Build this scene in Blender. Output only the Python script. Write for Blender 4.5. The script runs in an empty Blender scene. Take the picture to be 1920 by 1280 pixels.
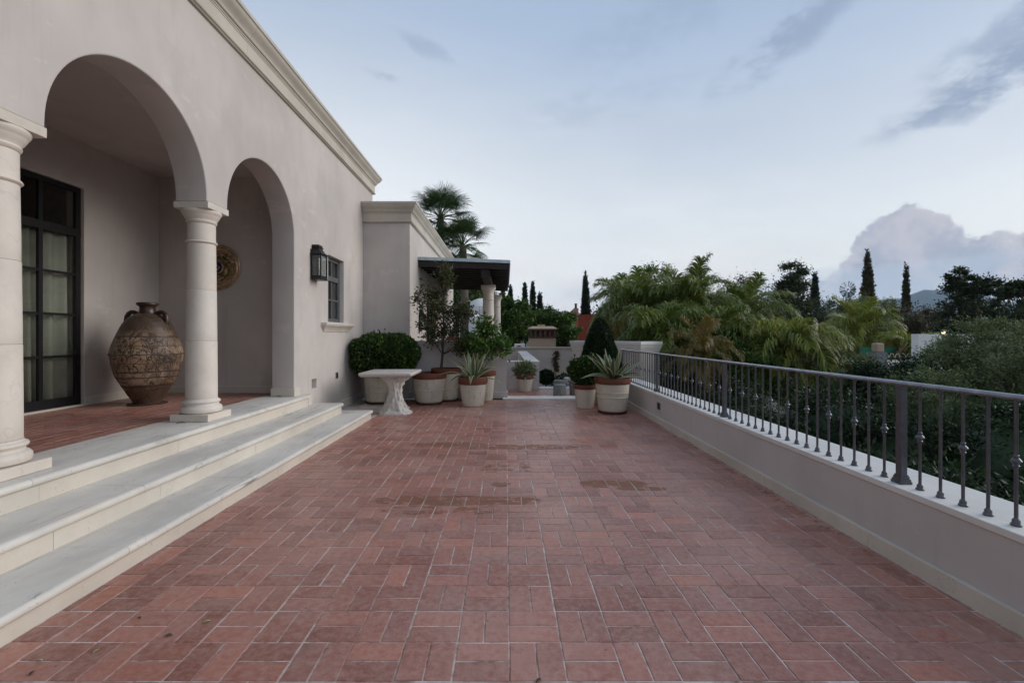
import bpy, bmesh, math, random
import numpy as np
from mathutils import Vector, Matrix, Quaternion

random.seed(7)
RNG = np.random.default_rng(11)
PI = math.pi
rad = math.radians
scene = bpy.context.scene
COL = scene.collection

# ------------------------------------------------------------------ camera
F = 854.0; VX, VY = 949.0, 628.5; H = 1.42       # focal length and vanishing point of the 1920x1280 photograph, eye height
cam_d = bpy.data.cameras.new('camera')
cam_d.sensor_width = 36.0
cam_d.lens = 36.0 * F / 1920.0
cam_d.shift_x = (960 - VX) / 1920.0
cam_d.shift_y = -(640 - VY) / 1920.0
cam_d.clip_start = 0.05
cam_d.clip_end = 30000
cam = bpy.data.objects.new('camera', cam_d)
cam.location = (0, 0, H)
cam.rotation_euler = (rad(90), 0, 0)
COL.objects.link(cam)
scene.camera = cam
def at(px, py, Y):
    return Vector(((px - VX) * Y / F, Y, H - (py - VY) * Y / F))

# ------------------------------------------------------------------ sky
SUN_EL, SUN_AZ = 23.0, 84.0          # azimuth clockwise from +Y
world = bpy.data.worlds.new('World')
scene.world = world
world.use_nodes = True
NT = world.node_tree
NT.nodes.clear()
def wn(t, **k):
    n = NT.nodes.new(t)
    for a, v in k.items(): setattr(n, a, v)
    return n
def wl(a, b): NT.links.new(a, b)
def wmath(op, a, b=None, c=None, clamp=False):
    n = wn('ShaderNodeMath', operation=op, use_clamp=clamp)
    for i, v in enumerate((a, b, c)):
        if v is None: continue
        if isinstance(v, (int, float)): n.inputs[i].default_value = v
        else: wl(v, n.inputs[i])
    return n.outputs[0]
def wmix(fac, a, b):
    n = wn('ShaderNodeMix', data_type='RGBA')
    if isinstance(fac, (int, float)): n.inputs[0].default_value = fac
    else: wl(fac, n.inputs[0])
    for i, v in ((6, a), (7, b)):
        if isinstance(v, tuple): n.inputs[i].default_value = (*v, 1)
        else: wl(v, n.inputs[i])
    return n.outputs[2]
def wramp(v, lo, hi, smooth=True):
    n = wn('ShaderNodeMapRange')
    n.interpolation_type = 'SMOOTHSTEP' if smooth else 'LINEAR'
    n.inputs[1].default_value = lo; n.inputs[2].default_value = hi
    wl(v, n.inputs[0])
    return n.outputs[0]
sky = wn('ShaderNodeTexSky')
sky.sky_type = 'NISHITA'
sky.sun_disc = False
sky.sun_elevation = rad(SUN_EL)
sky.sun_rotation = rad(SUN_AZ)
sky.air_density = 1.0; sky.dust_density = 2.0; sky.ozone_density = 1.5
SKY_STRENGTH = 0.10
tc = wn('ShaderNodeTexCoord')
sep = wn('ShaderNodeSeparateXYZ'); wl(tc.outputs['Generated'], sep.inputs[0])
dx, dy, dz = sep.outputs
az = wmath('ARCTAN2', dx, dy)
el = wmath('ARCSINE', dz)
azel = wn('ShaderNodeCombineXYZ'); wl(az, azel.inputs[0]); wl(el, azel.inputs[1])
def wnoise(scale, detail=5, rough=0.55, off=(0, 0, 0), stretch=(1, 1, 1), rot=0.0, src=None):
    m = wn('ShaderNodeMapping')
    m.inputs['Location'].default_value = off
    m.inputs['Scale'].default_value = stretch
    m.inputs['Rotation'].default_value = (0, 0, rot)
    wl(src or azel.outputs[0], m.inputs[0])
    n = wn('ShaderNodeTexNoise', noise_dimensions='2D')
    n.inputs['Scale'].default_value = scale
    n.inputs['Detail'].default_value = detail
    n.inputs['Roughness'].default_value = rough
    wl(m.outputs[0], n.inputs['Vector'])
    return n.outputs[0]
# a flat cloud deck overhead: direction projected on a plane
zz = wmath('ADD', wmath('MAXIMUM', dz, 0.0), 0.12)
deck = wn('ShaderNodeCombineXYZ'); wl(wmath('DIVIDE', dx, zz), deck.inputs[0]); wl(wmath('DIVIDE', dy, zz), deck.inputs[1])
veil_n = wnoise(0.55, 5, 0.55, off=(3.1, 1.7, 0), stretch=(1, 1.6, 1), rot=0.5, src=deck.outputs[0])
veil = wramp(veil_n, 0.30, 0.72)
low = wramp(el, 0.06, 0.64)                       # 0 at the horizon, 1 high up
k = 1.0 / SKY_STRENGTH
def kc(r, g, b): return (r * k, g * k, b * k)
veil_col = wmix(low, kc(.84, .855, .85), kc(.365, .465, .625))
veil_f = wmath('ADD', wmath('MULTIPLY', veil, 0.18), 0.74)
c0 = wmix(veil_f, sky.outputs[0], veil_col)
grey = wramp(wnoise(.9, 6, .58, off=(7.3, 2.2, 0), stretch=(1, 1.5, 1), rot=.6, src=deck.outputs[0]), .46, .70)
c0 = wmix(wmath('MULTIPLY', grey, .38), c0, wmix(low, kc(.70, .74, .78), kc(.33, .41, .53)))
# afterglow behind the house
ga, ge = -.42, .10
gd = wmath('SQRT', wmath('ADD', wmath('POWER', wmath('ABSOLUTE', wmath('SUBTRACT', az, ga)), 2.0), wmath('POWER', wmath('ABSOLUTE', wmath('MULTIPLY', wmath('SUBTRACT', el, ge), 1.5)), 2.0)))
c0 = wmix(wmath('MULTIPLY', wramp(gd, 1.0, 0.0), 0.75), c0, kc(.89, .915, .93))
# grey streaks of high cloud
s_nn = wmath('SUBTRACT', wnoise(16, 5, 0.6, off=(1.3, .7, 0)), 0.5)
s_tex = wramp(wnoise(14, 6, 0.62, off=(1.3, 2, 0), stretch=(.7, 1.6, 1), rot=.3), 0.30, 0.60)
def streak(px, py, length, width, ang, amt, cin, seed):
    a0 = math.atan((px - VX) / F); e0 = math.atan((VY - py) / math.hypot(F, px - VX))
    da = wmath('SUBTRACT', az, a0); de = wmath('SUBTRACT', el, e0)
    ca, sa = math.cos(ang), math.sin(ang)
    u = wmath('ADD', wmath('MULTIPLY', da, ca), wmath('MULTIPLY', de, sa))
    v = wmath('SUBTRACT', wmath('MULTIPLY', de, ca), wmath('MULTIPLY', da, sa))
    nn = s_nn
    v2 = wmath('ADD', v, wmath('MULTIPLY', nn, width * 1.5))
    r = wmath('ADD', wmath('POWER', wmath('ABSOLUTE', wmath('DIVIDE', u, length)), 2.0), wmath('POWER', wmath('ABSOLUTE', wmath('DIVIDE', v2, width)), 2.0))
    m = wmath('MULTIPLY', wramp(r, 1.7, 0.0), amt * .92)
    tex = s_tex
    return wmix(wmath('MULTIPLY', m, tex), cin, kc(.25, .315, .44))
for s in ((1490, 62, .155, .032, .42, .75, 1.0), (1880, 140, .15, .030, .30, .95, 4.2), (1930, 40, .12, .030, .35, .7, 7.7),
          (800, 92, .06, .014, -.3, .45, 9.1), (715, 142, .035, .007, -.1, .5, 12.3), (1250, 25, .22, .05, .2, .28, 15.0), (1120, 200, .20, .03, .1, .22, 18.0)):
    c0 = streak(*s[:6], c0, s[6])
# warm streak low on the right, behind the trees
warm = wmath('MULTIPLY', wramp(wmath('ABSOLUTE', wmath('SUBTRACT', el, 0.10)), 0.13, 0.0), wramp(wnoise(2.0, 3, 0.5, off=(1, 5, 0), stretch=(1, 4, 1)), 0.35, 0.65))
c0 = wmix(wmath('MULTIPLY', warm, 0.40), c0, kc(.78, .70, .68))
# cumulus: a heap of round lobes in azimuth and elevation, ragged by noise
nz1 = wn('ShaderNodeTexNoise', noise_dimensions='2D'); nz1.inputs['Scale'].default_value = 42; nz1.inputs['Detail'].default_value = 5; nz1.inputs['Roughness'].default_value = .62; wl(azel.outputs[0], nz1.inputs['Vector'])
ofs = wn('ShaderNodeVectorMath', operation='SUBTRACT'); ofs.inputs[1].default_value = (.5, .5, .5); wl(nz1.outputs['Color'], ofs.inputs[0])
osc = wn('ShaderNodeVectorMath', operation='SCALE'); osc.inputs[3].default_value = .024; wl(ofs.outputs[0], osc.inputs[0])
cpos = wn('ShaderNodeVectorMath', operation='ADD'); wl(azel.outputs[0], cpos.inputs[0]); wl(osc.outputs[0], cpos.inputs[1])
LOBES = [(1705, 450, 58), (1655, 470, 55), (1755, 465, 50), (1620, 515, 50), (1700, 540, 90), (1800, 520, 66), (1870, 510, 60), (1930, 505, 58), (1575, 555, 45), (1640, 590, 80), (1780, 590, 100), (1910, 590, 100), (2000, 560, 80), (2080, 590, 60),
         (1706, 404, 25), (1686, 414, 24), (1727, 410, 22), (1750, 416, 19), (1765, 422, 22), (1664, 423, 24), (1643, 432, 21), (1629, 448, 20), (1614, 466, 19), (1603, 486, 18), (1588, 503, 17), (1566, 520, 17), (1546, 538, 17), (1526, 556, 15),
         (1785, 444, 13), (1801, 424, 6), (1812, 452, 15), (1833, 458, 16), (1852, 453, 15), (1872, 446, 16), (1889, 443, 15), (1908, 452, 15), (1930, 450, 20), (1965, 470, 30)]
edge = relief = None
for px, py, r in LOBES:
    a0 = math.atan((px - VX) / F); e0 = math.atan((VY - py) / math.hypot(F, px - VX)); rr = r * .67 / F
    dn = wn('ShaderNodeVectorMath', operation='DISTANCE'); wl(cpos.outputs[0], dn.inputs[0]); dn.inputs[1].default_value = (a0, e0, 0)
    d_ = wmath('SUBTRACT', rr, dn.outputs['Value'])
    edge = d_ if edge is None else wmath('SMOOTH_MAX', edge, d_, .004)
    if r < 30:
        q_ = wmath('DIVIDE', d_, rr); relief = q_ if relief is None else wmath('MAXIMUM', relief, q_)
cum = wmath('MULTIPLY', wramp(edge, -0.0012, 0.0055), wramp(el, -.02, .12))
puff = wnoise(17, 6, .58, off=(4, 4, 0))
ccol = wmix(wramp(wmath('ADD', puff, wmath('MULTIPLY', wmath('MAXIMUM', relief, 0.0), .16)), .42, .68), kc(.285, .345, .455), kc(.49, .49, .55))
ccol = wmix(wmath('MULTIPLY', wramp(el, .05, .22), .60), ccol, kc(.475, .455, .505))
rim = wmath('MULTIPLY', wramp(edge, 0.012, 0.0), wramp(puff, .35, .6))
ccol = wmix(wmath('MULTIPLY', rim, 0.50), ccol, kc(.62, .61, .64))
c0 = wmix(wmath('MULTIPLY', cum, 0.92), c0, ccol)
# flat grey bank low on the horizon
bank_top = wmath('ADD', 0.128, wmath('MULTIPLY', wmath('SUBTRACT', wnoise(5, 5, .55, off=(0, 3, 0)), .5), 0.05))
bank = wmath('MULTIPLY', wramp(wmath('SUBTRACT', bank_top, el), 0.0, 0.012), wramp(wnoise(3.0, 3, .5, off=(2.2, .4, 0), stretch=(1, 3, 1)), .38, .60))
c0 = wmix(wmath('MULTIPLY', bank, 0.42), c0, kc(.50, .57, .67))
bg = wn('ShaderNodeBackground'); bg.inputs[1].default_value = SKY_STRENGTH
wl(c0, bg.inputs[0])
wo = wn('ShaderNodeOutputWorld'); wl(bg.outputs[0], wo.inputs[0])

# ------------------------------------------------------------------ sun (veiled)
sun_d = bpy.data.lights.new('sun', 'SUN')
sun_d.energy = 1.65
sun_d.angle = rad(40)
sun_d.color = (1.0, 0.955, 0.90)
sun = bpy.data.objects.new('sun', sun_d)
sd = Vector((math.sin(rad(SUN_AZ)) * math.cos(rad(SUN_EL)), math.cos(rad(SUN_AZ)) * math.cos(rad(SUN_EL)), math.sin(rad(SUN_EL))))
sun.rotation_euler = (-sd).to_track_quat('-Z', 'Y').to_euler()
sun.location = sd * 30
COL.objects.link(sun)
vs = scene.view_settings
vs.view_transform = 'Standard'; vs.look = 'None'; vs.exposure = 0.24; vs.gamma = 1.0
vs.use_curve_mapping = False
world.cycles.sampling_method = 'MANUAL'; world.cycles.sample_map_resolution = 256
cy = scene.cycles
cy.use_adaptive_sampling = True; cy.adaptive_threshold = 0.015; cy.use_denoising = True; cy.time_limit = 700
cy.max_bounces = 6; cy.diffuse_bounces = 3; cy.glossy_bounces = 3; cy.transmission_bounces = 3; cy.transparent_max_bounces = 8

# ================================================================== materials
class NB:
    def __init__(s, name):
        s.m = bpy.data.materials.new(name); s.m.use_nodes = True
        s.nt = s.m.node_tree; s.nt.nodes.clear()
        s.out = s.n('ShaderNodeOutputMaterial'); s.b = s.n('ShaderNodeBsdfPrincipled')
        s.l(s.b.outputs[0], s.out.inputs[0])
    def n(s, t, **k):
        n = s.nt.nodes.new(t)
        for a, v in k.items(): setattr(n, a, v)
        return n
    def l(s, a, b): s.nt.links.new(a, b)
    def inp(s, n, i, v):
        if isinstance(v, (int, float)): n.inputs[i].default_value = v
        elif isinstance(v, tuple): n.inputs[i].default_value = v if len(v) == 4 or n.inputs[i].type == 'VECTOR' else (*v, 1)
        else: s.l(v, n.inputs[i])
    def math(s, op, a, b=None, c=None, clamp=False):
        n = s.n('ShaderNodeMath', operation=op, use_clamp=clamp)
        for i, v in enumerate((a, b, c)):
            if v is not None: s.inp(n, i, v)
        return n.outputs[0]
    def mix(s, f, a, b, mode='MIX'):
        n = s.n('ShaderNodeMix', data_type='RGBA', blend_type=mode)
        s.inp(n, 0, f); s.inp(n, 6, a); s.inp(n, 7, b)
        return n.outputs[2]
    def ramp(s, v, lo, hi, a=0.0, b=1.0):
        n = s.n('ShaderNodeMapRange'); n.interpolation_type = 'SMOOTHSTEP'
        n.inputs[1].default_value = lo; n.inputs[2].default_value = hi; n.inputs[3].default_value = a; n.inputs[4].default_value = b
        s.l(v, n.inputs[0]); return n.outputs[0]
    def pos(s, obj=False):
        if obj: return s.n('ShaderNodeTexCoord').outputs['Object']
        return s.n('ShaderNodeNewGeometry').outputs['Position']
    def mapping(s, v, scale=(1, 1, 1), loc=(0, 0, 0), rot=(0, 0, 0)):
        n = s.n('ShaderNodeMapping'); n.inputs['Scale'].default_value = scale; n.inputs['Location'].default_value = loc; n.inputs['Rotation'].default_value = rot
        s.l(v, n.inputs[0]); return n.outputs[0]
    def noise(s, v, scale, detail=4, rough=.55):
        n = s.n('ShaderNodeTexNoise'); n.inputs['Scale'].default_value = scale; n.inputs['Detail'].default_value = detail; n.inputs['Roughness'].default_value = rough
        s.l(v, n.inputs['Vector']); return n.outputs[0]
    def vor(s, v, scale, feature='F1'):
        n = s.n('ShaderNodeTexVoronoi', feature=feature); n.inputs['Scale'].default_value = scale
        s.l(v, n.inputs['Vector']); return n.outputs[0]
    def bump(s, h, strength=.3, dist=.01):
        n = s.n('ShaderNodeBump'); n.inputs['Strength'].default_value = strength; n.inputs['Distance'].default_value = dist
        s.l(h, n.inputs['Height']); s.l(n.outputs[0], s.b.inputs['Normal'])
    def col(s, v): s.inp(s.b, 'Base Color', v)
    def rough(s, v): s.inp(s.b, 'Roughness', v)
    def spec(s, v): s.inp(s.b, 'Specular IOR Level', v)

def m_plain(name, c, r=.6, metal=0.0, var=.12, scale=8.0, spec=.5):
    b = NB(name); p = b.pos()
    n = b.noise(p, scale, 4)
    lo = tuple(x * (1 - var) for x in c); hi = tuple(min(1, x * (1 + var)) for x in c)
    b.col(b.mix(b.ramp(n, .3, .7), lo, hi)); b.rough(r); b.spec(spec)
    b.b.inputs['Metallic'].default_value = metal
    return b.m

def m_plaster(name, c, patch=.14):
    b = NB(name); p = b.pos()
    big = b.noise(p, .55, 4, .6); mid = b.noise(b.mapping(p, (1, 1, .45)), 2.6, 5, .6); fine = b.noise(p, 38, 3)
    c1 = b.mix(b.ramp(big, .3, .72), tuple(x * (1 - patch) for x in c), tuple(x * (1 + patch * .5) for x in c))
    c2 = b.mix(b.math('MULTIPLY', b.ramp(mid, .46, .72), .34), c1, tuple(x * .74 for x in c))
    # faint runs of dirt and hairline crazing
    runs = b.ramp(b.noise(b.mapping(p, (5, 5, .25)), 1.4, 4, .6), .58, .78)
    c2 = b.mix(b.math('MULTIPLY', runs, .32), c2, tuple(x * y for x, y in zip(c, (.62, .63, .66))))
    sc_ = b.math('MULTIPLY', b.ramp(b.noise(b.mapping(p, (1, 1, 2.2), loc=(7, 3, 1)), 2.4, 6, .68), .585, .615), b.ramp(b.noise(b.mapping(p, loc=(2, 2, 8)), .9, 2), .50, .60))
    c2 = b.mix(b.math('MULTIPLY', sc_, .30), c2, tuple(min(1, x * 1.22) for x in c))
    crk = b.math('SUBTRACT', 1.0, b.ramp(b.vor(b.mapping(b.math_vec(p, fine) if False else p, (1, 1, 1)), 1.1, 'DISTANCE_TO_EDGE'), 0.0, .004))
    c2 = b.mix(b.math('MULTIPLY', crk, b.math('MULTIPLY', b.ramp(big, .5, .7), .22)), c2, tuple(x * .5 for x in c))
    b.col(c2); b.rough(.85); b.spec(.25)
    b.bump(b.math('ADD', b.math('MULTIPLY', mid, .6), b.math('MULTIPLY', fine, .25)), .22, .012)
    return b.m

def m_stone(name, c, pits=.5, veins=0.0, r=.62, tint=None, cracks=False):
    b = NB(name); p = b.pos()
    oi = b.n('ShaderNodeObjectInfo').outputs['Random']
    n1 = b.noise(p, 1.7, 5, .6); n2 = b.noise(p, 14, 4, .6)
    c1 = b.mix(b.ramp(n1, .28, .72), tuple(x * .86 for x in c), tuple(min(1, x * 1.07) for x in c))
    c1 = b.mix(b.math('MULTIPLY', oi, .35), c1, tint or tuple(x * y for x, y in zip(c, (.93, .86, .78))))
    c1 = b.mix(b.math('MULTIPLY', b.ramp(n2, .5, .75), .22), c1, tuple(x * .72 for x in c))
    h = b.math('MULTIPLY', n2, .3)
    if pits:
        v = b.vor(p, 46)
        pm = b.math('MULTIPLY', b.math('SUBTRACT', 1.0, b.ramp(v, .08, .17)), b.ramp(b.noise(p, 4.5, 2), .54, .60))
        c1 = b.mix(b.math('MULTIPLY', pm, pits), c1, (.07, .062, .05))
        h = b.math('SUBTRACT', h, pm)
    if veins:
        d = b.noise(b.mapping(p, (.9, .35, .35), rot=(.3, .2, .35)), 2.3, 5, .62)
        vm = b.math('SUBTRACT', 1.0, b.ramp(b.math('ABSOLUTE', b.math('SUBTRACT', d, .5)), 0.0, .007))
        vm = b.math('MULTIPLY', vm, b.ramp(b.noise(p, 1.1, 2), .42, .6))
        c1 = b.mix(b.math('MULTIPLY', vm, veins), c1, (.16, .16, .17))
        tan = b.ramp(b.noise(b.mapping(p, (1.5, 1.5, .3)), 1.6, 4), .52, .72)
        c1 = b.mix(b.math('MULTIPLY', tan, .30), c1, tuple(x * y for x, y in zip(c, (.80, .70, .58))))
    if cracks:      # long dark seams running with the slabs
        d2 = b.noise(b.mapping(p, (7.5, .22, 1)), 1.0, 3, .5)
        sm = b.math('SUBTRACT', 1.0, b.ramp(b.math('ABSOLUTE', b.math('SUBTRACT', d2, .5)), 0.0, .006))
        sm = b.math('MULTIPLY', sm, b.ramp(b.noise(b.mapping(p, (1, .4, 1), loc=(3, 1, 0)), 1.3, 2), .46, .52))
        c1 = b.mix(b.math('MULTIPLY', sm, .75), c1, (.12, .13, .14))
        gr = b.ramp(b.noise(b.mapping(p, (1.2, .5, 1), loc=(9, 2, 0)), 1.7, 5, .65), .46, .66)
        c1 = b.mix(b.math('MULTIPLY', gr, .40), c1, tuple(x * .58 for x in c))
    b.col(c1); b.rough(r); b.bump(h, .35, .006)
    return b.m

def m_brick():
    b = NB('terracotta brick'); p = b.pos()
    oi = b.n('ShaderNodeObjectInfo').outputs['Random']; ri = b.n('ShaderNodeNewGeometry').outputs['Random Per Island']
    rnd = b.math('FRACT', b.math('ADD', b.math('MULTIPLY', oi, 7.31), b.math('MULTIPLY', ri, 3.77)))
    rnd2 = b.math('FRACT', b.math('MULTIPLY', rnd, 17.3))
    c = b.mix(rnd, (.225, .085, .062), (.40, .165, .122))
    c = b.mix(b.math('MULTIPLY', b.ramp(rnd2, .78, 1.0), .55), c, (.45, .155, .09))
    c = b.mix(b.math('MULTIPLY', b.ramp(rnd2, .22, .0), .5), c, (.29, .15, .125))
    # broad bleaching and dirt
    n1 = b.noise(p, .8, 5, .6); n2 = b.noise(p, 7, 5, .65); n3 = b.noise(p, 60, 3, .6)
    film = b.math('MULTIPLY', b.ramp(b.math('ADD', b.math('MULTIPLY', n1, .7), b.math('MULTIPLY', n2, .3)), .40, .62), .55)
    c = b.mix(film, c, (.47, .275, .22))
    n4 = b.noise(b.mapping(p, (1, 1, 1)), 28, 5, .7)
    c = b.mix(b.math('MULTIPLY', b.ramp(n4, .42, .66), .28), c, (.52, .35, .29))
    c = b.mix(b.math('MULTIPLY', b.ramp(n4, .46, .30), .35), c, (.17, .068, .052))
    c = b.mix(b.math('MULTIPLY', b.ramp(n2, .50, .78), .30), c, (.17, .075, .06))
    spots = b.math('MULTIPLY', b.math('SUBTRACT', 1.0, b.ramp(b.vor(p, 19), .04, .16)), b.ramp(b.noise(p, 6, 2), .58, .64))
    c = b.mix(b.math('MULTIPLY', spots, .75), c, (.045, .025, .022))
    # worn patches where the bleached skin has come off (they have a shape of their own), all but the last entry
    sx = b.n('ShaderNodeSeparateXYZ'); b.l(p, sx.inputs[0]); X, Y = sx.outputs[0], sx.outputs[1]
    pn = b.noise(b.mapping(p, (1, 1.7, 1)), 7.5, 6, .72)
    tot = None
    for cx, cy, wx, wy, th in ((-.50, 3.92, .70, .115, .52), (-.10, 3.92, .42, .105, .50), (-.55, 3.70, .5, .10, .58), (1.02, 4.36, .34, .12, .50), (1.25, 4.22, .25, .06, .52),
                               (-.75, 5.93, .52, .14, .51), (.05, 5.80, .75, .14, .53), (.62, 5.78, .32, .12, .55), (.0, 4.9, .32, .22, .61), (-.05, 4.35, .1, .08, .55), (2.37, 5.0, .05, 2.4, .62), (-1.9, 9.75, 1.35, .5, .47)):  # last entry: grime plus shade around the pots, painted into the brick colour
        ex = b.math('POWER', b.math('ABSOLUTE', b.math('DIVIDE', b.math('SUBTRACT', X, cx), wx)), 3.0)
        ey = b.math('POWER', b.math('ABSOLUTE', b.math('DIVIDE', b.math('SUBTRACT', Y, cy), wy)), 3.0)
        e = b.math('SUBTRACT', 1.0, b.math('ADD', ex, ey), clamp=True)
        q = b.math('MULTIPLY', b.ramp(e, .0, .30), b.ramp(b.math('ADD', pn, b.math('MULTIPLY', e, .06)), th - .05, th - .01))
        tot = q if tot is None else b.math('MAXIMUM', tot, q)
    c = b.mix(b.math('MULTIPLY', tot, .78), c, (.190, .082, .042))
    # rusty edge rows along the walls
    b.col(c)
    b.rough(b.math('ADD', b.math('MULTIPLY', n2, .25), b.math('MULTIPLY', rnd, .12)) if False else b.math('ADD', b.math('ADD', .25, b.math('MULTIPLY', n2, .26)), b.math('MULTIPLY', tot, .3)))
    b.spec(.34)
    b.bump(b.math('ADD', b.math('MULTIPLY', n2, .5), b.math('MULTIPLY', n3, .35)), .30, .006)
    return b.m

def m_leaf(name, c1, c2, c3=None, rough=.5, trans=.25):
    b = NB(name)
    ri = b.n('ShaderNodeNewGeometry').outputs['Random Per Island']
    oi = b.n('ShaderNodeObjectInfo').outputs['Random']
    p = b.pos()
    c = b.mix(ri, c1, c2)
    if c3: c = b.mix(b.ramp(b.math('FRACT', b.math('MULTIPLY', ri, 13.7)), .83, .93), c, c3)
    c = b.mix(b.math('MULTIPLY', b.ramp(b.noise(p, .9, 2), .35, .7), .35), c, tuple(x * .6 for x in c1))
    c = b.mix(b.math('MULTIPLY', oi, .2), c, tuple(x * y for x, y in zip(c2, (1.1, .9, .6))))
    b.col(c); b.rough(rough); b.spec(.4)
    t = b.n('ShaderNodeBsdfTranslucent'); b.l(c, t.inputs[0])
    mx = b.n('ShaderNodeMixShader'); mx.inputs[0].default_value = trans
    b.l(b.b.outputs[0], mx.inputs[1]); b.l(t.outputs[0], mx.inputs[2]); b.l(mx.outputs[0], b.out.inputs[0])
    return b.m

def m_bark(name, c, scale=12):
    b = NB(name); p = b.pos()
    n = b.noise(b.mapping(p, (1, 1, .25)), scale, 6, .65)
    b.col(b.mix(b.ramp(n, .3, .7), tuple(x * .5 for x in c), c)); b.rough(.9); b.spec(.2); b.bump(n, .6, .02)
    return b.m

def m_glass(name, tint=(.9, .93, .93), base=.06):
    b = NB(name)
    tr = b.n('ShaderNodeBsdfTransparent'); tr.inputs[0].default_value = (*tint, 1)
    gl = b.n('ShaderNodeBsdfGlossy'); gl.inputs['Roughness'].default_value = .02
    lw = b.n('ShaderNodeLayerWeight'); lw.inputs[0].default_value = .5
    f = b.math('ADD', b.math('MULTIPLY', b.math('POWER', lw.outputs['Facing'], 4.0), .8), base, clamp=True)
    mx = b.n('ShaderNodeMixShader'); b.l(f, mx.inputs[0]); b.l(tr.outputs[0], mx.inputs[1]); b.l(gl.outputs[0], mx.inputs[2])
    b.l(mx.outputs[0], b.out.inputs[0])
    return b.m

def m_pot(name, c, dirt=.5):
    b = NB(name); p = b.pos()
    oi = b.n('ShaderNodeObjectInfo').outputs['Random']
    vs_ = b.n('ShaderNodeVectorMath', operation='ADD'); b.l(p, vs_.inputs[0]); cb = b.n('ShaderNodeCombineXYZ'); b.l(b.math('MULTIPLY', oi, 37.0), cb.inputs[0]); b.l(cb.outputs[0], vs_.inputs[1]); p = vs_.outputs[0]
    c_hi = c; 
    n = b.noise(p, 3.5, 5, .65); n2 = b.noise(b.mapping(p, (1, 1, .3)), 13, 5, .65); n3 = b.noise(p, 45, 3)
    q = b.mix(b.math('MULTIPLY', b.ramp(n, .42, .72), .45), c, tuple(x * y for x, y in zip(c, (.78, .70, .58))))
    q = b.mix(b.math('MULTIPLY', b.ramp(n2, .54, .72), dirt), q, tuple(x * y for x, y in zip(c, (.45, .42, .36))))
    q = b.mix(b.math('MULTIPLY', b.ramp(n3, .62, .72), .5), q, tuple(x * .5 for x in c))
    q = b.mix(b.math('MULTIPLY', oi, .35), q, tuple(x * y for x, y in zip(c, (.82, .76, .66))))
    b.col(q); b.rough(.8); b.spec(.25); b.bump(b.math('ADD', n2, b.math('MULTIPLY', n3, .4)), .25, .006)
    return b.m

def m_urn():
    b = NB('cracked brown clay'); p = b.pos()
    nz = b.n('ShaderNodeTexNoise'); nz.inputs['Scale'].default_value = 7; nz.inputs['Detail'].default_value = 5; b.l(p, nz.inputs['Vector'])
    sc_ = b.n('ShaderNodeVectorMath', operation='SCALE'); sc_.inputs[3].default_value = .16; b.l(nz.outputs['Color'], sc_.inputs[0])
    ad = b.n('ShaderNodeVectorMath', operation='ADD'); b.l(p, ad.inputs[0]); b.l(sc_.outputs[0], ad.inputs[1]); pw_ = ad.outputs[0]
    n1 = b.noise(p, 2.3, 5, .6)
    c = b.mix(b.ramp(n1, .34, .64), (.10, .058, .036), (.36, .245, .155))
    c = b.mix(b.math('MULTIPLY', b.ramp(b.noise(p, 3.1, 4), .52, .66), .5), c, (.46, .36, .25))
    e1 = b.vor(b.mapping(pw_, (1, 1, .7)), 7.5, 'DISTANCE_TO_EDGE'); e2 = b.vor(b.mapping(pw_, (1.6, 1.6, .22), loc=(2, 1, 0)), 8.5, 'DISTANCE_TO_EDGE')
    m1 = b.math('MULTIPLY', b.math('SUBTRACT', 1.0, b.ramp(e1, .010, .050)), b.ramp(b.noise(p, 3.6, 3), .38, .50))
    m2 = b.math('MULTIPLY', b.math('SUBTRACT', 1.0, b.ramp(e2, .010, .060)), b.ramp(b.noise(b.mapping(p, loc=(4, 4, 4)), 3.0, 3), .42, .52))
    sp_ = b.math('MULTIPLY', b.ramp(b.noise(b.mapping(p, (1, 1, .55)), 17, 6, .74), .52, .57), b.ramp(b.noise(b.mapping(p, loc=(1, 7, 4)), 3.4, 3), .46, .60))
    m = b.math('MAXIMUM', b.math('MAXIMUM', m1, m2), b.math('MULTIPLY', sp_, .9))
    sz = b.n('ShaderNodeSeparateXYZ'); b.l(p, sz.inputs[0])
    z_ = b.math('ADD', sz.outputs[2], b.math('MULTIPLY', b.noise(p, 9, 3), .022))
    for zi, w_ in ((.948, .010), (.873, .008), (.758, .016), (1.178, .006), (1.413, .008), (1.06, .004), (1.29, .004)):
        ln = b.math('SUBTRACT', 1.0, b.ramp(b.math('ABSOLUTE', b.math('SUBTRACT', z_, zi)), w_ * .5, w_ * 1.5))
        m = b.math('MAXIMUM', m, b.math('MULTIPLY', ln, .85))
    c = b.mix(b.math('MULTIPLY', m, .92), c, (.026, .014, .010))
    glz = b.ramp(b.math('ADD', z_, b.math('MULTIPLY', n1, .22)), 1.52, 1.66)      # dark glaze run over the shoulder
    c = b.mix(b.math('MULTIPLY', glz, .85), c, (.050, .030, .020))
    foot = b.ramp(b.math('ADD', z_, b.math('MULTIPLY', n1, .25)), .90, .80)
    c = b.mix(b.math('MULTIPLY', foot, .75), c, (.06, .032, .022))
    b.col(c); b.rough(.5); b.bump(b.math('SUBTRACT', 1.0, m), .5, .008)
    return b.m

def m_plate():
    b = NB('gilt relief'); p = b.pos()
    n = b.noise(p, 26, 5, .7); v = b.vor(p, 24)
    c = b.mix(b.ramp(n, .4, .62), (.05, .03, .016), (.42, .29, .15))
    c = b.mix(b.math('MULTIPLY', b.ramp(v, .42, .62), .5), c, (.20, .19, .05))
    b.col(c); b.rough(.38); b.b.inputs['Metallic'].default_value = .55; b.bump(n, .8, .012)
    return b.m

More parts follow.
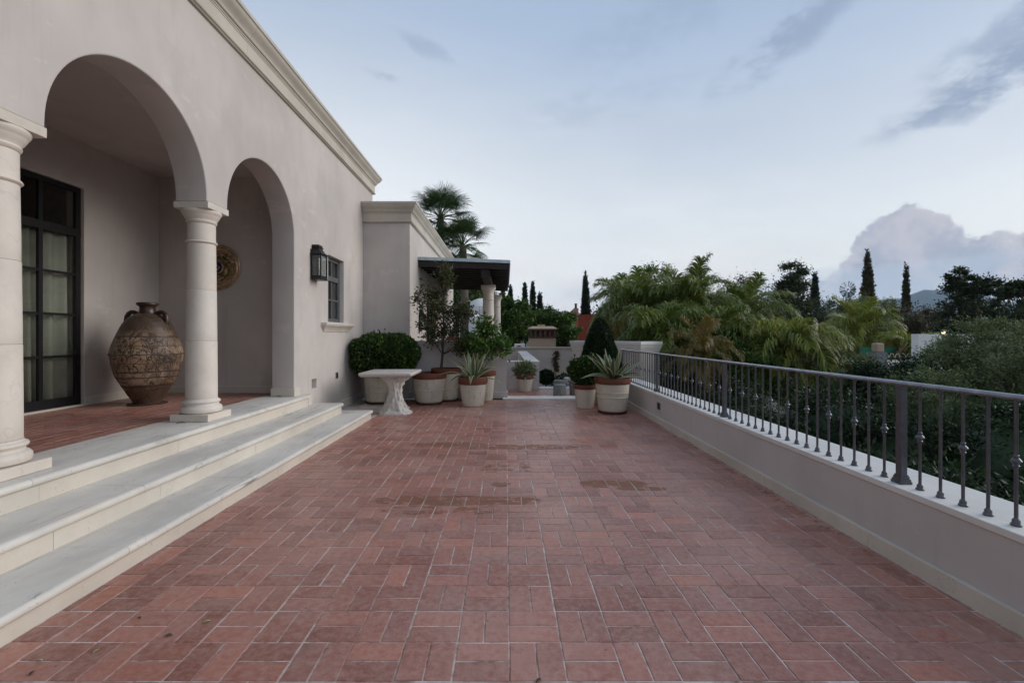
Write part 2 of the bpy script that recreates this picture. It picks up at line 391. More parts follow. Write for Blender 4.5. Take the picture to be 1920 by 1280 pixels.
M = {}
M['plaster'] = m_plaster('beige lime plaster', (.548, .497, .46))
M['plaster_grey'] = m_plaster('grey plaster', (.54, .495, .475), .08)
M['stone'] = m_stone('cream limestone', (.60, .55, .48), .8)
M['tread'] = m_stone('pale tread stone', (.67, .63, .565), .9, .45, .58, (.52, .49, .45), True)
M['column'] = m_stone('veined column stone', (.66, .605, .54), .15, .14, .6)
M['cornice'] = m_stone('weathered cornice stone', (.50, .455, .39), .25)
M['coping'] = m_stone('white coping stone', (.66, .645, .62), .5)
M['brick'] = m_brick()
def m_mortar():
    b = NB('pale mortar'); p = b.pos()
    n1 = b.noise(p, 2.2, 4, .6); n2 = b.noise(p, 21, 4, .65)
    k_ = b.math('ADD', b.math('MULTIPLY', b.ramp(n1, .38, .60), .7), b.math('MULTIPLY', b.ramp(n2, .35, .62), .5), clamp=True)
    b.col(b.mix(k_, (.19, .125, .105), (.60, .545, .50))); b.rough(.9); b.spec(.2); return b.m
M['mortar'] = m_mortar()
M['iron'] = m_plain('painted grey iron', (.095, .096, .108), .30, .45, var=.15, scale=30)
M['rail'] = m_plain('rubbed rail iron', (.22, .23, .26), .22, .75, var=.18, scale=20)
M['black'] = m_plain('blackened steel', (.012, .012, .013), .42, .3)
M['winframe'] = m_plain('grey window steel', (.10, .10, .105), .45)
M['glass'] = m_glass('window glass')
M['curtain'] = m_plain('cream curtain', (.38, .36, .285), .9, var=.06)
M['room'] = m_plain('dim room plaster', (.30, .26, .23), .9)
M['urn'] = m_urn()
M['plate'] = m_plate()
M['urndark'] = m_plain('dark glazed clay', (.045, .024, .016), .35, var=.4, scale=14)
M['gilt'] = m_plain('dull gilt rim', (.40, .27, .16), .35, .6, var=.35, scale=24)
M['blueglaze'] = m_plain('dark blue glaze', (.02, .03, .09), .2, var=.3, scale=30)
M['redglaze'] = m_plain('red glaze', (.35, .10, .04), .3, var=.3, scale=30)
M['whitepot'] = m_pot('whitewashed pot', (.55, .505, .43), .7)
M['terracotta'] = m_pot('bare terracotta rim', (.150, .055, .036), .65)
M['darkclay'] = m_pot('dark saucer clay', (.065, .035, .027))
M['soil'] = m_plain('potting soil', (.03, .022, .016), .95, var=.4, scale=40)
M['benchstone'] = m_pot('weathered bench stone', (.55, .52, .50), .45)
M['concrete'] = m_plain('grey cast concrete', (.19, .20, .19), .9, var=.2, scale=12)
M['white'] = m_plaster('white paint', (.78, .76, .74), .06)
M['redwall'] = m_plaster('red earth render', (.30, .062, .038), .1)
M['pinkwall'] = m_plaster('pink render', (.40, .19, .15), .1)
M['tanwall'] = m_plaster('tan render', (.46, .335, .245), .08)
M['darkwood'] = m_plain('dark stained wood', (.016, .010, .008), .7, var=.35, scale=6)
M['brownmetal'] = m_plain('rust brown sheet', (.09, .035, .025), .6, var=.3)
M['zinc'] = m_plain('pale zinc flashing', (.42, .50, .54), .35, .3)
M['greennet'] = m_plain('green windbreak netting', (.01, .13, .075), .8)
M['grass'] = m_plain('dark lawn soil', (.028, .036, .018), .95, var=.4, scale=1.5)
M['hill'] = m_plain('scrub hillside', (.050, .060, .048), .95, var=.35, scale=.004)
M['bulb'] = NB('lamp glow').m
nb = M['bulb'].node_tree; pb = nb.nodes['Principled BSDF'] if 'Principled BSDF' in nb.nodes else [n for n in nb.nodes if n.type == 'BSDF_PRINCIPLED'][0]
pb.inputs['Emission Color'].default_value = (1, .62, .22, 1); pb.inputs['Emission Strength'].default_value = 2.5
M['box'] = m_leaf('boxwood leaves', (.014, .036, .008), (.042, .092, .015), (.19, .29, .05))
M['boxdark'] = m_leaf('dark clipped leaves', (.010, .026, .010), (.026, .055, .016))
M['citrus'] = m_leaf('glossy citrus leaves', (.040, .095, .016), (.095, .19, .030), (.24, .32, .04), .38)
M['bronze'] = m_leaf('bronze small leaves', (.030, .050, .014), (.075, .088, .028), (.10, .052, .035))
M['palm'] = m_leaf('feather palm leaflets', (.062, .105, .013), (.200, .265, .046), (.36, .38, .12), .40, .3)
M['palm_yellow'] = m_leaf('yellowing palm leaflets', (.17, .14, .03), (.26, .17, .05), (.10, .13, .03), .5, .3)
M['palm_light'] = m_leaf('light palm leaflets', (.115, .155, .018), (.29, .335, .055), (.40, .39, .11), .40, .3)
M['fan'] = m_leaf('fan palm blades', (.030, .062, .018), (.085, .140, .045), None, .4)
M['olive'] = m_leaf('olive leaves', (.060, .098, .034), (.170, .215, .088), (.27, .31, .16), .45)
M['dark'] = m_leaf('dark tree leaves', (.020, .034, .010), (.050, .070, .022))
M['brownleaf'] = m_leaf('rusty tree leaves', (.040, .036, .013), (.080, .066, .024))
M['mid'] = m_leaf('mid green leaves', (.034, .075, .012), (.095, .165, .026), (.16, .24, .04))
M['feather'] = m_leaf('feathery tree leaves', (.040, .052, .020), (.095, .105, .040))
M['cypress'] = m_leaf('cypress scales', (.012, .022, .012), (.028, .040, .020), None, .6, .1)
M['vine'] = m_leaf('dry vine leaves', (.09, .06, .035), (.14, .10, .05))
M['purple'] = m_leaf('purple blossom', (.10, .04, .22), (.22, .10, .40))
M['deadleaf'] = m_leaf('dead leaf', (.03, .015, .01), (.08, .045, .02))
M['agave'] = m_leaf('agave green', (.085, .125, .075), (.13, .17, .10), None, .45, .1)
M['agave_edge'] = m_leaf('agave cream margin', (.36, .38, .19), (.45, .46, .27), None, .45, .15)
M['agave_blue'] = m_leaf('agave blue grey', (.055, .085, .070), (.085, .12, .095), None, .45, .1)
M['bark'] = m_bark('grey brown bark', (.085, .068, .052))
M['palmbark'] = m_bark('palm bark', (.15, .125, .10), 7)

# ================================================================== mesh helpers
def link(o): COL.objects.link(o); return o
def tag(o, label=None, cat=None, group=None, kind=None):
    if label: o['label'] = label
    if cat: o['category'] = cat
    if group: o['group'] = group
    if kind: o['kind'] = kind
    return o
def thing(name, loc, label, cat, group=None, rz=0.0):
    o = bpy.data.objects.new(name, None); link(o)
    o.location = loc; o.rotation_euler = (0, 0, rz); o.empty_display_size = .1
    return tag(o, label, cat, group)
def wparent(o, parent):
    """parent o (built in world coordinates) to an unrotated or rotated Empty / mesh"""
    o.parent = parent
    mw = Matrix.Identity(4); q = parent
    ch = []
    while q is not None: ch.append(q); q = q.parent
    for q in reversed(ch):
        mw = mw @ q.matrix_parent_inverse @ q.matrix_basis if q.parent else q.matrix_basis.copy()
    o.matrix_parent_inverse = mw.inverted()
    return o

class MB:
    def __init__(s): s.v = []; s.f = []; s.mi = []
    def add(s, v, f, mi=0):
        o = len(s.v); s.v += [tuple(p) for p in v]
        s.f += [tuple(i + o for i in q) for q in f]; s.mi += [mi] * len(f)
        return s
    def box(s, x0, x1, y0, y1, z0, z1, mi=0):
        v = [(x0, y0, z0), (x1, y0, z0), (x1, y1, z0), (x0, y1, z0), (x0, y0, z1), (x1, y0, z1), (x1, y1, z1), (x0, y1, z1)]
        return s.add(v, [(3, 2, 1, 0), (4, 5, 6, 7), (0, 1, 5, 4), (1, 2, 6, 5), (2, 3, 7, 6), (3, 0, 4, 7)], mi)
    def lathe(s, prof, c=(0, 0, 0), seg=32, cap=True, mi=0, sx=1.0, sy=1.0, wob=None):
        v = []; f = []
        n = len(prof)
        for i, (r, z) in enumerate(prof):
            for j in range(seg):
                a = 2 * PI * j / seg
                rr = r * (wob(a, z) if wob else 1.0)
                v.append((c[0] + rr * math.cos(a) * sx, c[1] + rr * math.sin(a) * sy, c[2] + z))
        for i in range(n - 1):
            for j in range(seg):
                k2 = (j + 1) % seg
                f.append((i * seg + j, i * seg + k2, (i + 1) * seg + k2, (i + 1) * seg + j))
        if cap:
            f.append(tuple(reversed(range(seg)))); f.append(tuple(range((n - 1) * seg, n * seg)))
        return s.add(v, f, mi)
    def tube(s, pts, radii, seg=8, mi=0, cap=True):
        pts = [Vector(p) for p in pts]
        if isinstance(radii, (int, float)): radii = [radii] * len(pts)
        v = []; f = []
        t0 = (pts[1] - pts[0]).normalized()
        u = t0.orthogonal().normalized()
        for i, p in enumerate(pts):
            t = ((pts[min(i + 1, len(pts) - 1)]) - pts[max(i - 1, 0)]).normalized()
            u = (u - t * u.dot(t)).normalized(); w = t.cross(u)
            for j in range(seg):
                a = 2 * PI * j / seg
                v.append(p + (u * math.cos(a) + w * math.sin(a)) * radii[i])
        for i in range(len(pts) - 1):
            for j in range(seg):
                k2 = (j + 1) % seg
                f.append((i * seg + j, i * seg + k2, (i + 1) * seg + k2, (i + 1) * seg + j))
        if cap:
            f.append(tuple(reversed(range(seg)))); n = len(pts); f.append(tuple(range((n - 1) * seg, n * seg)))
        return s.add(v, f, mi)
    def sweep(s, path, prof, mi=0):
        """closed profile (offset to the right of travel, z) along an XY path with mitred corners"""
        P = [Vector((p[0], p[1], 0)) for p in path]; n = len(P); m = len(prof)
        v = []; f = []
        for i, p in enumerate(P):
            ns = []
            if i > 0: d = (P[i] - P[i - 1]).normalized(); ns.append(Vector((d.y, -d.x, 0)))
            if i < n - 1: d = (P[i + 1] - P[i]).normalized(); ns.append(Vector((d.y, -d.x, 0)))
            o = ns[0] if len(ns) == 1 else (ns[0] + ns[1]) / (1 + ns[0].dot(ns[1]))
            for (r, z) in prof: v.append((p.x + o.x * r, p.y + o.y * r, z))
        for i in range(n - 1):
            for j in range(m):
                k2 = (j + 1) % m
                f.append((i * m + j, i * m + k2, (i + 1) * m + k2, (i + 1) * m + j))
        f.append(tuple(reversed(range(m)))); f.append(tuple(range((n - 1) * m, n * m)))
        return s.add(v, f, mi)
    def mesh(s, name, mats, smooth=None, bevel=None, recalc=True):
        me = bpy.data.meshes.new(name); me.from_pydata(s.v, [], s.f)
        if not isinstance(mats, (list, tuple)): mats = [mats]
        for m in mats: me.materials.append(m)
        if len(mats) > 1: me.polygons.foreach_set('material_index', s.mi)
        if recalc or bevel:
            bm = bmesh.new(); bm.from_mesh(me)
            if bevel:
                bmesh.ops.remove_doubles(bm, verts=bm.verts, dist=1e-5)
                w, sg = bevel
                es = [e for e in bm.edges if len(e.link_faces) == 2 and e.calc_face_angle(0) > .6]
                bmesh.ops.bevel(bm, geom=es, offset=w, segments=sg, profile=.5, affect='EDGES')
            bmesh.ops.recalc_face_normals(bm, faces=bm.faces); bm.to_mesh(me); bm.free()
        if smooth is not None:
            me.polygons.foreach_set('use_smooth', [True] * len(me.polygons)); me.set_sharp_from_angle(angle=rad(smooth))
        me.update(); return me
    def build(s, name, mats, parent=None, smooth=None, bevel=None, world=True):
        o = link(bpy.data.objects.new(name, s.mesh(name, mats, smooth, bevel)))
        if parent is not None:
            if world: wparent(o, parent)
            else: o.parent = parent
        return o

def curve_slab(name, outline, holes, thick, bev, mat, matrix, parent):
    """flat plate from a 2D outline with holes, rounded edges"""
    cu = bpy.data.curves.new(name, 'CURVE'); cu.dimensions = '2D'; cu.fill_mode = 'BOTH'
    cu.extrude = thick / 2 - bev; cu.bevel_depth = bev; cu.bevel_resolution = 2; cu.offset = -bev
    for poly in [outline] + holes:
        sp = cu.splines.new('POLY'); sp.points.add(len(poly) - 1)
        for p, (x, y) in zip(sp.points, poly): p.co = (x, y, 0, 1)
        sp.use_cyclic_u = True
    tmp = bpy.data.objects.new('tmp', cu); link(tmp)
    dg = bpy.context.evaluated_depsgraph_get(); dg.update()
    me = bpy.data.meshes.new_from_object(tmp.evaluated_get(dg))
    bpy.data.objects.remove(tmp)
    me.transform(matrix); me.materials.clear(); me.materials.append(mat); me.name = name
    me.polygons.foreach_set('use_smooth', [True] * len(me.polygons)); me.set_sharp_from_angle(angle=rad(25))
    o = link(bpy.data.objects.new(name, me))
    if parent is not None: wparent(o, parent)
    return o

def np_mesh(name, V, Fs, mat, parent=None, world=True, smooth=False):
    """V (n,3), Fs (m,3 or 4) arrays"""
    me = bpy.data.meshes.new(name)
    V = np.asarray(V, dtype=np.float32); Fs = np.asarray(Fs, dtype=np.int32)
    nf, k_ = Fs.shape
    me.vertices.add(len(V)); me.vertices.foreach_set('co', V.ravel())
    me.loops.add(nf * k_); me.loops.foreach_set('vertex_index', Fs.ravel())
    me.polygons.add(nf); me.polygons.foreach_set('loop_start', np.arange(0, nf * k_, k_, dtype=np.int32))
    if smooth: me.polygons.foreach_set('use_smooth', np.ones(nf, dtype=bool))
    me.materials.append(mat); me.update(calc_edges=True)
    if parent is None and name.startswith('_'): return me
    o = link(bpy.data.objects.new(name, me))
    if parent is not None:
        if world: wparent(o, parent)
        else: o.parent = parent
    return o

def nrm(a): return a / np.maximum(np.linalg.norm(a, axis=1, keepdims=True), 1e-9)
def leaf_arrays(P, D, L, W, fold=.25):
    """diamond leaves: two triangles each"""
    n = len(P); D = nrm(D)
    R = RNG.normal(size=(n, 3)); S = nrm(np.cross(D, R)); N = np.cross(S, D)
    L = np.broadcast_to(np.asarray(L, dtype=float), (n,))[:, None]; W = np.broadcast_to(np.asarray(W, dtype=float), (n,))[:, None]
    V = np.empty((n, 4, 3))
    V[:, 0] = P; V[:, 2] = P + D * L
    mid = P + D * L * .48 + N * W * fold
    V[:, 1] = mid + S * W * .5; V[:, 3] = mid - S * W * .5
    b = np.arange(n)[:, None] * 4
    Fs = np.concatenate([b + np.array([[0, 1, 2]]), b + np.array([[0, 2, 3]])], 0)
    return V.reshape(-1, 3), Fs
def ico(center, radii, sub=2, jitter=.12):
    bm = bmesh.new(); bmesh.ops.create_icosphere(bm, subdivisions=sub, radius=1.0)
    v = np.array([p.co[:] for p in bm.verts]); f = np.array([[q.index for q in p.verts] for p in bm.faces]); bm.free()
    v = v * (1 + RNG.uniform(-jitter, jitter, size=(len(v), 1)))
    return v * np.asarray(radii) + np.asarray(center), f
def join_arrays(parts):
    V = []; Fs = []; o = 0
    for v, f in parts:
        V.append(v); Fs.append(f + o); o += len(v)
    return np.concatenate(V), np.concatenate(Fs)
def rand_dirs(n): return nrm(RNG.normal(size=(n, 3)))

# ================================================================== ground
GZ = -3.4
gm = MB()
N = 24
xs = [-2900, -900, -300, -100, -40, -20, -10, -4, 0, 4, 8, 12, 18, 26, 40, 70, 120, 250, 600, 1600, 2600, 3900]
ys = [-900, -200, -60, -25, -12, -6, 0, 5, 9, 13, 18, 24, 32, 45, 70, 110, 200, 500, 1000, 1800, 2900]
vv = []; ff = []
for j, y in enumerate(ys):
    for i, x in enumerate(xs):
        vv.append((x, y, GZ + random.uniform(-.15, .15) if abs(x) < 300 and abs(y) < 300 else GZ))
for j in range(len(ys) - 1):
    for i in range(len(xs) - 1):
        a = j * len(xs) + i; ff.append((a, a + 1, a + 1 + len(xs), a + len(xs)))
gm.add(vv, ff)
tag(gm.build('ground', M['grass'], smooth=60), kind='structure')

# distant blue ridge
def ridge(name, y0, depth, x0, x1, hfun, nx=90):
    m = MB(); v = []; f = []; ny = 7
    for j in range(ny):
        t = j / (ny - 1)
        prof = math.sin(PI * min(1, t * 1.0)) if j < ny - 1 else 0
        for i in range(nx):
            x = x0 + (x1 - x0) * i / (nx - 1)
            z = GZ - 1 + hfun(x) * prof * (1 + .10 * math.sin(i * 1.7 + j * 2.1))
            v.append((x + random.uniform(-9, 9), y0 + depth * t, z))
    for j in range(ny - 1):
        for i in range(nx - 1):
            a = j * nx + i; f.append((a, a + 1, a + 1 + nx, a + nx))
    m.add(v, f); return tag(m.build(name, M['hill'], smooth=80), kind='structure')
ridge('hills', 1700, 900, -2400, 3400, lambda x: 95 + 95 * math.exp(-((x - 2080) / 420) ** 2) + 16 * math.sin(x * .0042) + 8 * math.sin(x * .0131 + 1) + (45 * math.exp(-((x - 2800) / 260) ** 2)))

# ================================================================== terrace floor
MOD = .2385; JX, JY = .013, 2.111
tf = MB(); tf.box(-3.2, 2.6, -3.0, 10.08, -.30, -.0030)
terrace = tag(tf.build('terrace_floor', M['mortar']), kind='structure')
_bm_cache = {}
def brick_mesh(sx, sy, hgt=.03):
    key = (round(sx, 3), round(sy, 3))
    if key not in _bm_cache:
        m = MB(); c = .003; a, b_ = sx / 2, sy / 2
        v = [(-a, -b_, -hgt), (a, -b_, -hgt), (a, b_, -hgt), (-a, b_, -hgt), (-a, -b_, -c), (a, -b_, -c), (a, b_, -c), (-a, b_, -c),
             (-a + c, -b_ + c, 0), (a - c, -b_ + c, 0), (a - c, b_ - c, 0), (-a + c, b_ - c, 0)]
        f = [(8, 9, 10, 11)]
        for i in range(4):
            j = (i + 1) % 4; f.append((i, j, j + 4, i + 4)); f.append((i + 4, j + 4, j + 8, i + 8))
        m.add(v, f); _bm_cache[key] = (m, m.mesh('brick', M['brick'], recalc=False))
    return _bm_cache[key]
def lay_bricks(rects, z, parent, nmax, dist):
    """rects (x0,x1,y0,y1): the nmax nearest in view as objects, the rest joined"""
    rs = []
    for r in rects:
        if r[1] - r[0] < .018 or r[3] - r[2] < .018: continue
        rs.append(r)
    rs.sort(key=dist)
    rest = MB()
    for i, (x0, x1, y0, y1) in enumerate(rs):
        m, me = brick_mesh(x1 - x0, y1 - y0)
        cx, cy = (x0 + x1) / 2, (y0 + y1) / 2
        dz = random.uniform(-.0012, .0012); tx, ty = random.uniform(-.004, .004), random.uniform(-.004, .004); rz = random.uniform(-.006, .006)
        mt = Matrix.Translation((cx, cy, z + dz)) @ Matrix.Rotation(rz, 4, 'Z') @ Matrix.Rotation(tx, 4, 'X') @ Matrix.Rotation(ty, 4, 'Y')
        if i < nmax:
            o = link(bpy.data.objects.new('brick', me)); o.matrix_basis = mt; o.parent = parent
        else:
            rest.add([mt @ Vector(p) for p in m.v], m.f)
    if rest.v:
        me = rest.mesh('brick_field', M['brick'], recalc=False)
        o = link(bpy.data.objects.new('brick_field', me)); o.parent = parent; o['kind'] = 'stuff'
def weave(xa, xb, ya, yb):
    out = []
    i0 = math.floor((xa - JX) / MOD); i1 = math.ceil((xb - JX) / MOD); j0 = math.floor((ya - JY) / MOD); j1 = math.ceil((yb - JY) / MOD)
    g = .0030
    for i in range(i0, i1):
        for j in range(j0, j1):
            x, y = JX + i * MOD + random.uniform(-.002, .002), JY + j * MOD + random.uniform(-.002, .002)
            if (i + j) % 2 != 0:      # i=0, j=-1: long side along Y
                cells = [(x, x + MOD / 2, y, y + MOD), (x + MOD / 2, x + MOD, y, y + MOD)]
            else:
                cells = [(x, x + MOD, y, y + MOD / 2), (x, x + MOD, y + MOD / 2, y + MOD)]
            for (a, b_, c, d) in cells:
                a, b_, c, d = a + g, b_ - g * .9, c + g, d - g * .9
                a, b_, c, d = max(a, xa), min(b_, xb), max(c, ya), min(d, yb)
                if b_ > a and d > c: out.append((round(a, 3), round(b_, 3), round(c, 3), round(d, 3)))
    return out
def vdist(r):
    cx, cy = (r[0] + r[1]) / 2, (r[2] + r[3]) / 2
    inview = cy > 1.85 and abs(cx) < cy * 1.14
    return (0 if inview else 1000) + math.hypot(cx, cy)
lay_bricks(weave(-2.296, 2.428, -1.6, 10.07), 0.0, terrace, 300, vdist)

# far landing beyond the white threshold, then the lower court
lf = MB(); lf.box(-2.1, 3.3, 10.535, 12.02, -.30, -.0045)
landing = tag(lf.build('landing_floor', M['mortar']), kind='structure')
lay_bricks(weave(0.03, 2.9, 10.54, 12.0), 0.0, landing, 0, vdist)
lay2 = MB(); lay2.box(-2.1, .0, 10.56, 19.0, -.05, -.001)
tag(lay2.build('pergola_floor', M['tanwall']), kind='structure')
lc = MB(); lc.box(.2, 4.2, 12.4, 21.0, -1.3, -1.05)
tag(lc.build('lower_court_floor', M['tanwall']), kind='structure')
th = tag(MB().box(-.08, 2.9, 10.085, 10.53, -.28, .022).build('threshold', M['coping'], bevel=(.008, 2)), 'long white stone threshold across the far end of the terrace', 'threshold')
st2 = tag(MB().box(.88, 3.3, 12.025, 12.40, -1.05, .03).build('stair_edge', M['coping'], bevel=(.008, 2)), 'white stone edge beyond the concrete stools, above the lower court', 'step')

# ================================================================== house
XW = -3.22; TW = .34; PZ = .49
house = thing('house', (-6, 4, 0), 'beige plastered house with arched porch, stone columns and cornice', 'house')
MYZ = Matrix(((0, 0, 1, 0), (1, 0, 0, 0), (0, 1, 0, 0), (0, 0, 0, 1)))      # curve x -> Y, y -> Z, normal -> X
def arch_pts(ya, yb, spring, n=40):
    c, r = (ya + yb) / 2, (yb - ya) / 2
    return [(c + r * math.cos(PI * i / n), spring + r * math.sin(PI * i / n)) for i in range(n + 1)]   # from yb down to ya
SPR = 2.90; SL = 2.866
arches = [(5.265, 6.92), (3.184, 4.90), (1.10, 2.82)]
outl = [(-4.0, 0.0), (-4.0, 5.20), (10.99, 5.20), (10.99, 0.0), (6.92, 0.0)]
for i, (a, b_) in enumerate(arches):
    if i > 0: outl.append((b_, SL))
    outl += arch_pts(a, b_, SPR)
    outl.append((a, SL if i < 2 else 0.0))
win = [(8.248, 1.666), (9.045, 1.666), (9.045, 2.878), (8.248, 2.878)]
niche = [(7.555, .53), (7.745, .53), (7.745, .685), (7.555, .685)]
curve_slab('facade_wall', outl, [win, niche], TW, .014, M['plaster'], Matrix.Translation((XW - TW / 2, 0, 0)) @ MYZ, house)
# body behind the facade: side wall, back, roof, inner wall behind the window
MB().box(-12, XW - TW + .005, 10.63, 10.97, 0, 5.18).build('end_wall', M['plaster'], house)
MB().box(-12, -11.66, -4, 10.62, 0, 5.18).build('back_wall', M['plaster'], house)
MB().box(-12, XW - TW + .005, -4.02, -3.70, 0, 5.17).build('near_wall', M['plaster'], house)
MB().box(-11.9, XW - TW, -3.9, 10.9, 4.86, 5.02).build('roof', M['concrete'], house)
# porch
XB = -5.617; YE = 7.38; CZ = 3.974
dop = [(2.05, PZ + .002), (6.064, PZ + .002), (6.064, 3.37), (2.05, 3.37)]
curve_slab('porch_back_wall', [(.65, PZ - .1), (YE - .001, PZ - .1), (YE - .001, 4.3), (.65, 4.3)], [dop], .24, .010, M['plaster'], Matrix.Translation((XB - .12, 0, 0)) @ MYZ, house)
MB().box(XB - .24, XW - TW + .004, YE, YE + .25, PZ - .1, 4.3).build('porch_end_wall', M['plaster'], house)
MB().box(XB - .24, XW - TW + .004, .40, .65, PZ - .1, 4.3).build('porch_near_wall', M['plaster'], house)
MB().box(XB, XW - TW + .003, .651, YE - .001, CZ, CZ + .2).build('porch_ceiling', M['plaster'], house)
sk = [(0, PZ), (.018, PZ), (.018, PZ + .10), (.010, PZ + .115), (0, PZ + .115)]
MB().sweep([(XB, 6.075), (XB, YE), (XW - TW, YE)], sk).build('porch_skirting', M['stone'], house)
# room behind the doors
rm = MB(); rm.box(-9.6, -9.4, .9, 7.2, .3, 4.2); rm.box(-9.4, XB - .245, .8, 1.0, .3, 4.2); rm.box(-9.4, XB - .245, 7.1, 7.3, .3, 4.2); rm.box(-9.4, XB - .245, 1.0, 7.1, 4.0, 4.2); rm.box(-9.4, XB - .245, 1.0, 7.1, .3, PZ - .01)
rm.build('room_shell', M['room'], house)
# doors
door = MB().box(XB - .075, XB - .035, 5.985, 6.05, PZ + .004, 3.362).build('glazed_door', M['black'], house)
door['label'] = 'tall black steel glazed door with many panes'
ybars = [(5.51, 5.56), (5.0, 5.10), (4.52, 4.57), (4.03, 4.13), (3.54, 3.59), (3.0, 3.10), (2.52, 2.57), (2.06, 2.125)]
zb = [(PZ + .004, .625), (1.135, 1.168), (1.672, 1.704), (2.202, 2.234), (2.72, 2.82), (3.30, 3.362)]
edges = [5.985] + [e for b_ in ybars for e in (b_[1], b_[0])]
for (a, b_) in ybars:
    MB().box(XB - .073, XB - .037, a, b_, PZ + .006, 3.36).build('stile', M['black'], door)
for q, (a, b_) in enumerate(zb):
    MB().box(XB - (.078 if q in (0, 4, 5) else .070), XB - (.032 if q in (0, 4, 5) else .040), 2.062, 6.048, a, b_).build('glazing_bar', M['black'], door)
for ci in range(8):
    y1, y0 = edges[ci * 2], edges[ci * 2 + 1]
    for ri_ in range(5):
        MB().box(XB - .058, XB - .053, y0 - .004, y1 + .004, zb[ri_][1] - .004, zb[ri_ + 1][0] + .004).build('pane', M['glass'], door)
MB().box(XB - .10, XB + .025, 2.0, 6.07, PZ + .001, PZ + .022).build('door_sill', M['stone'], house)
# curtains
def curtain(y0, y1, x, z0, z1, label, seed):
    v = []; f = []; n = int((y1 - y0) / .012)
    for i in range(n + 1):
        y = y0 + (y1 - y0) * i / n
        a = y * 46 + math.sin(y * 9 + seed) * 1.8
        for z, am in ((z0, .040), ((z0 + z1) / 2, .032), (z1, .018)): v.append((x + am * math.sin(a), y, z))
    for i in range(n):
        for j in range(2): f.append((i * 3 + j, i * 3 + 3 + j, i * 3 + 4 + j, i * 3 + 1 + j))
    o = MB().add(v, f).build('curtain', M['curtain'], smooth=80); sol = o.modifiers.new('t', 'SOLIDIFY'); sol.thickness = .004
    tag(o, label, 'curtain', 'curtains behind the glazed doors')
curtain(5.10, 6.05, XB - .155, PZ + .02, 2.80, 'cream pleated curtain behind the glazed door panes beside the urn', 1)
curtain(2.10, 4.0, XB - .155, PZ + .02, 2.80, 'cream pleated curtain behind the door panes hidden by the near column', 3)

# columns
def column(x, y, z0, ztop, parent_house, k_=1.0):
    r0, r1 = .178 * k_, .155 * k_
    zpl = z0 + .076
    plinth = MB().box(x - .206, x + .206, y - .206, y + .206, z0 + .002, zpl).build('column', M['column'], parent_house, bevel=(.004, 2))
    hb = zpl
    base = [(.205, 0), (.225, .012), (.232, .035), (.228, .060), (.210, .078), (.196, .082), (.190, .095), (.192, .108), (.205, .112), (.212, .124), (.205, .138), (.190, .142), (.1785 * 1.022, .150), (.1801, .158)]
    MB().lathe([(r * (k_ if r > .18 else 1), hb + z) for r, z in base], (x, y, 0), 48).build('base', M['column'], plinth, smooth=38)
    zs0 = hb + .1585; zs1 = ztop - .215
    drums = [zs0, zs0 + (zs1 - zs0) * .33, zs0 + (zs1 - zs0) * .62, zs1]
    for a, b_ in zip(drums, drums[1:]):
        n = 7; pr = []
        for i in range(n):
            z = a + .001 + (b_ - a - .002) * i / (n - 1)
            t = (z - zs0) / (zs1 - zs0); r = r0 + (r1 - r0) * (t ** 1.4)
            if i in (0, n - 1): pr.append((r - .0025, z))
            else: pr.append((r, z))
        pr.insert(1, (pr[1][0], a + .005)); pr.insert(-1, (pr[-2][0], b_ - .005))
        MB().lathe(pr, (x, y, 0), 48).build('drum', M['column'], plinth, smooth=30)
    za = ztop - .42
    MB().lathe([(r1 - .003, za - .016), (r1 + .014, za - .012), (r1 + .021, za), (r1 + .014, za + .012), (r1 - .003, za + .016)], (x, y, 0), 48, cap=False).build('astragal', M['column'], plinth, smooth=50)
    cap = [(r1, -.2145), (r1 + .012, -.205), (r1 + .016, -.190), (r1 + .010, -.180), (r1 + .012, -.172), (r1 + .026, -.155), (r1 + .040, -.128), (r1 + .043, -.120), (r1 + .047, -.116), (r1 + .058, -.098), (r1 + .062, -.084), (r1 + .058, -.0725)]
    MB().lathe([(r, ztop + z) for r, z in cap], (x, y, 0), 48).build('capital', M['column'], plinth, smooth=38)
    MB().box(x - (.182 if parent_house is house else .205), x + (.192 if parent_house is house else .205), y - .184, y + .184, ztop - .072, ztop - .002).build('abacus', M['stone'], plinth, bevel=(.003, 1))
    return plinth
for i, yc in enumerate((5.085, 3.0)):
    c = column(-3.40, yc, PZ, SL, house, .865)
    c['label'] = ['pale stone porch column beside the urn', 'pale veined stone column at the left edge'][i]

# pier plinth stones at the far jamb
MB().box(XW - TW - .012, XW + .012, 6.905, 6.99 + .10, PZ + .002, PZ + .125).build('pier_base', M['stone'], house, bevel=(.006, 2))
# wall skirting beyond the steps, round to the low wall
sk2 = [(-.01, .0), (.02, .0), (.02, .135), (.012, .150), (-.01, .150)]
MB().sweep([(XW, 7.80), (XW, 10.26), (-2.17, 10.26)], [(-a if False else a, z) for a, z in sk2]).build('skirting', M['plaster_grey'], house)

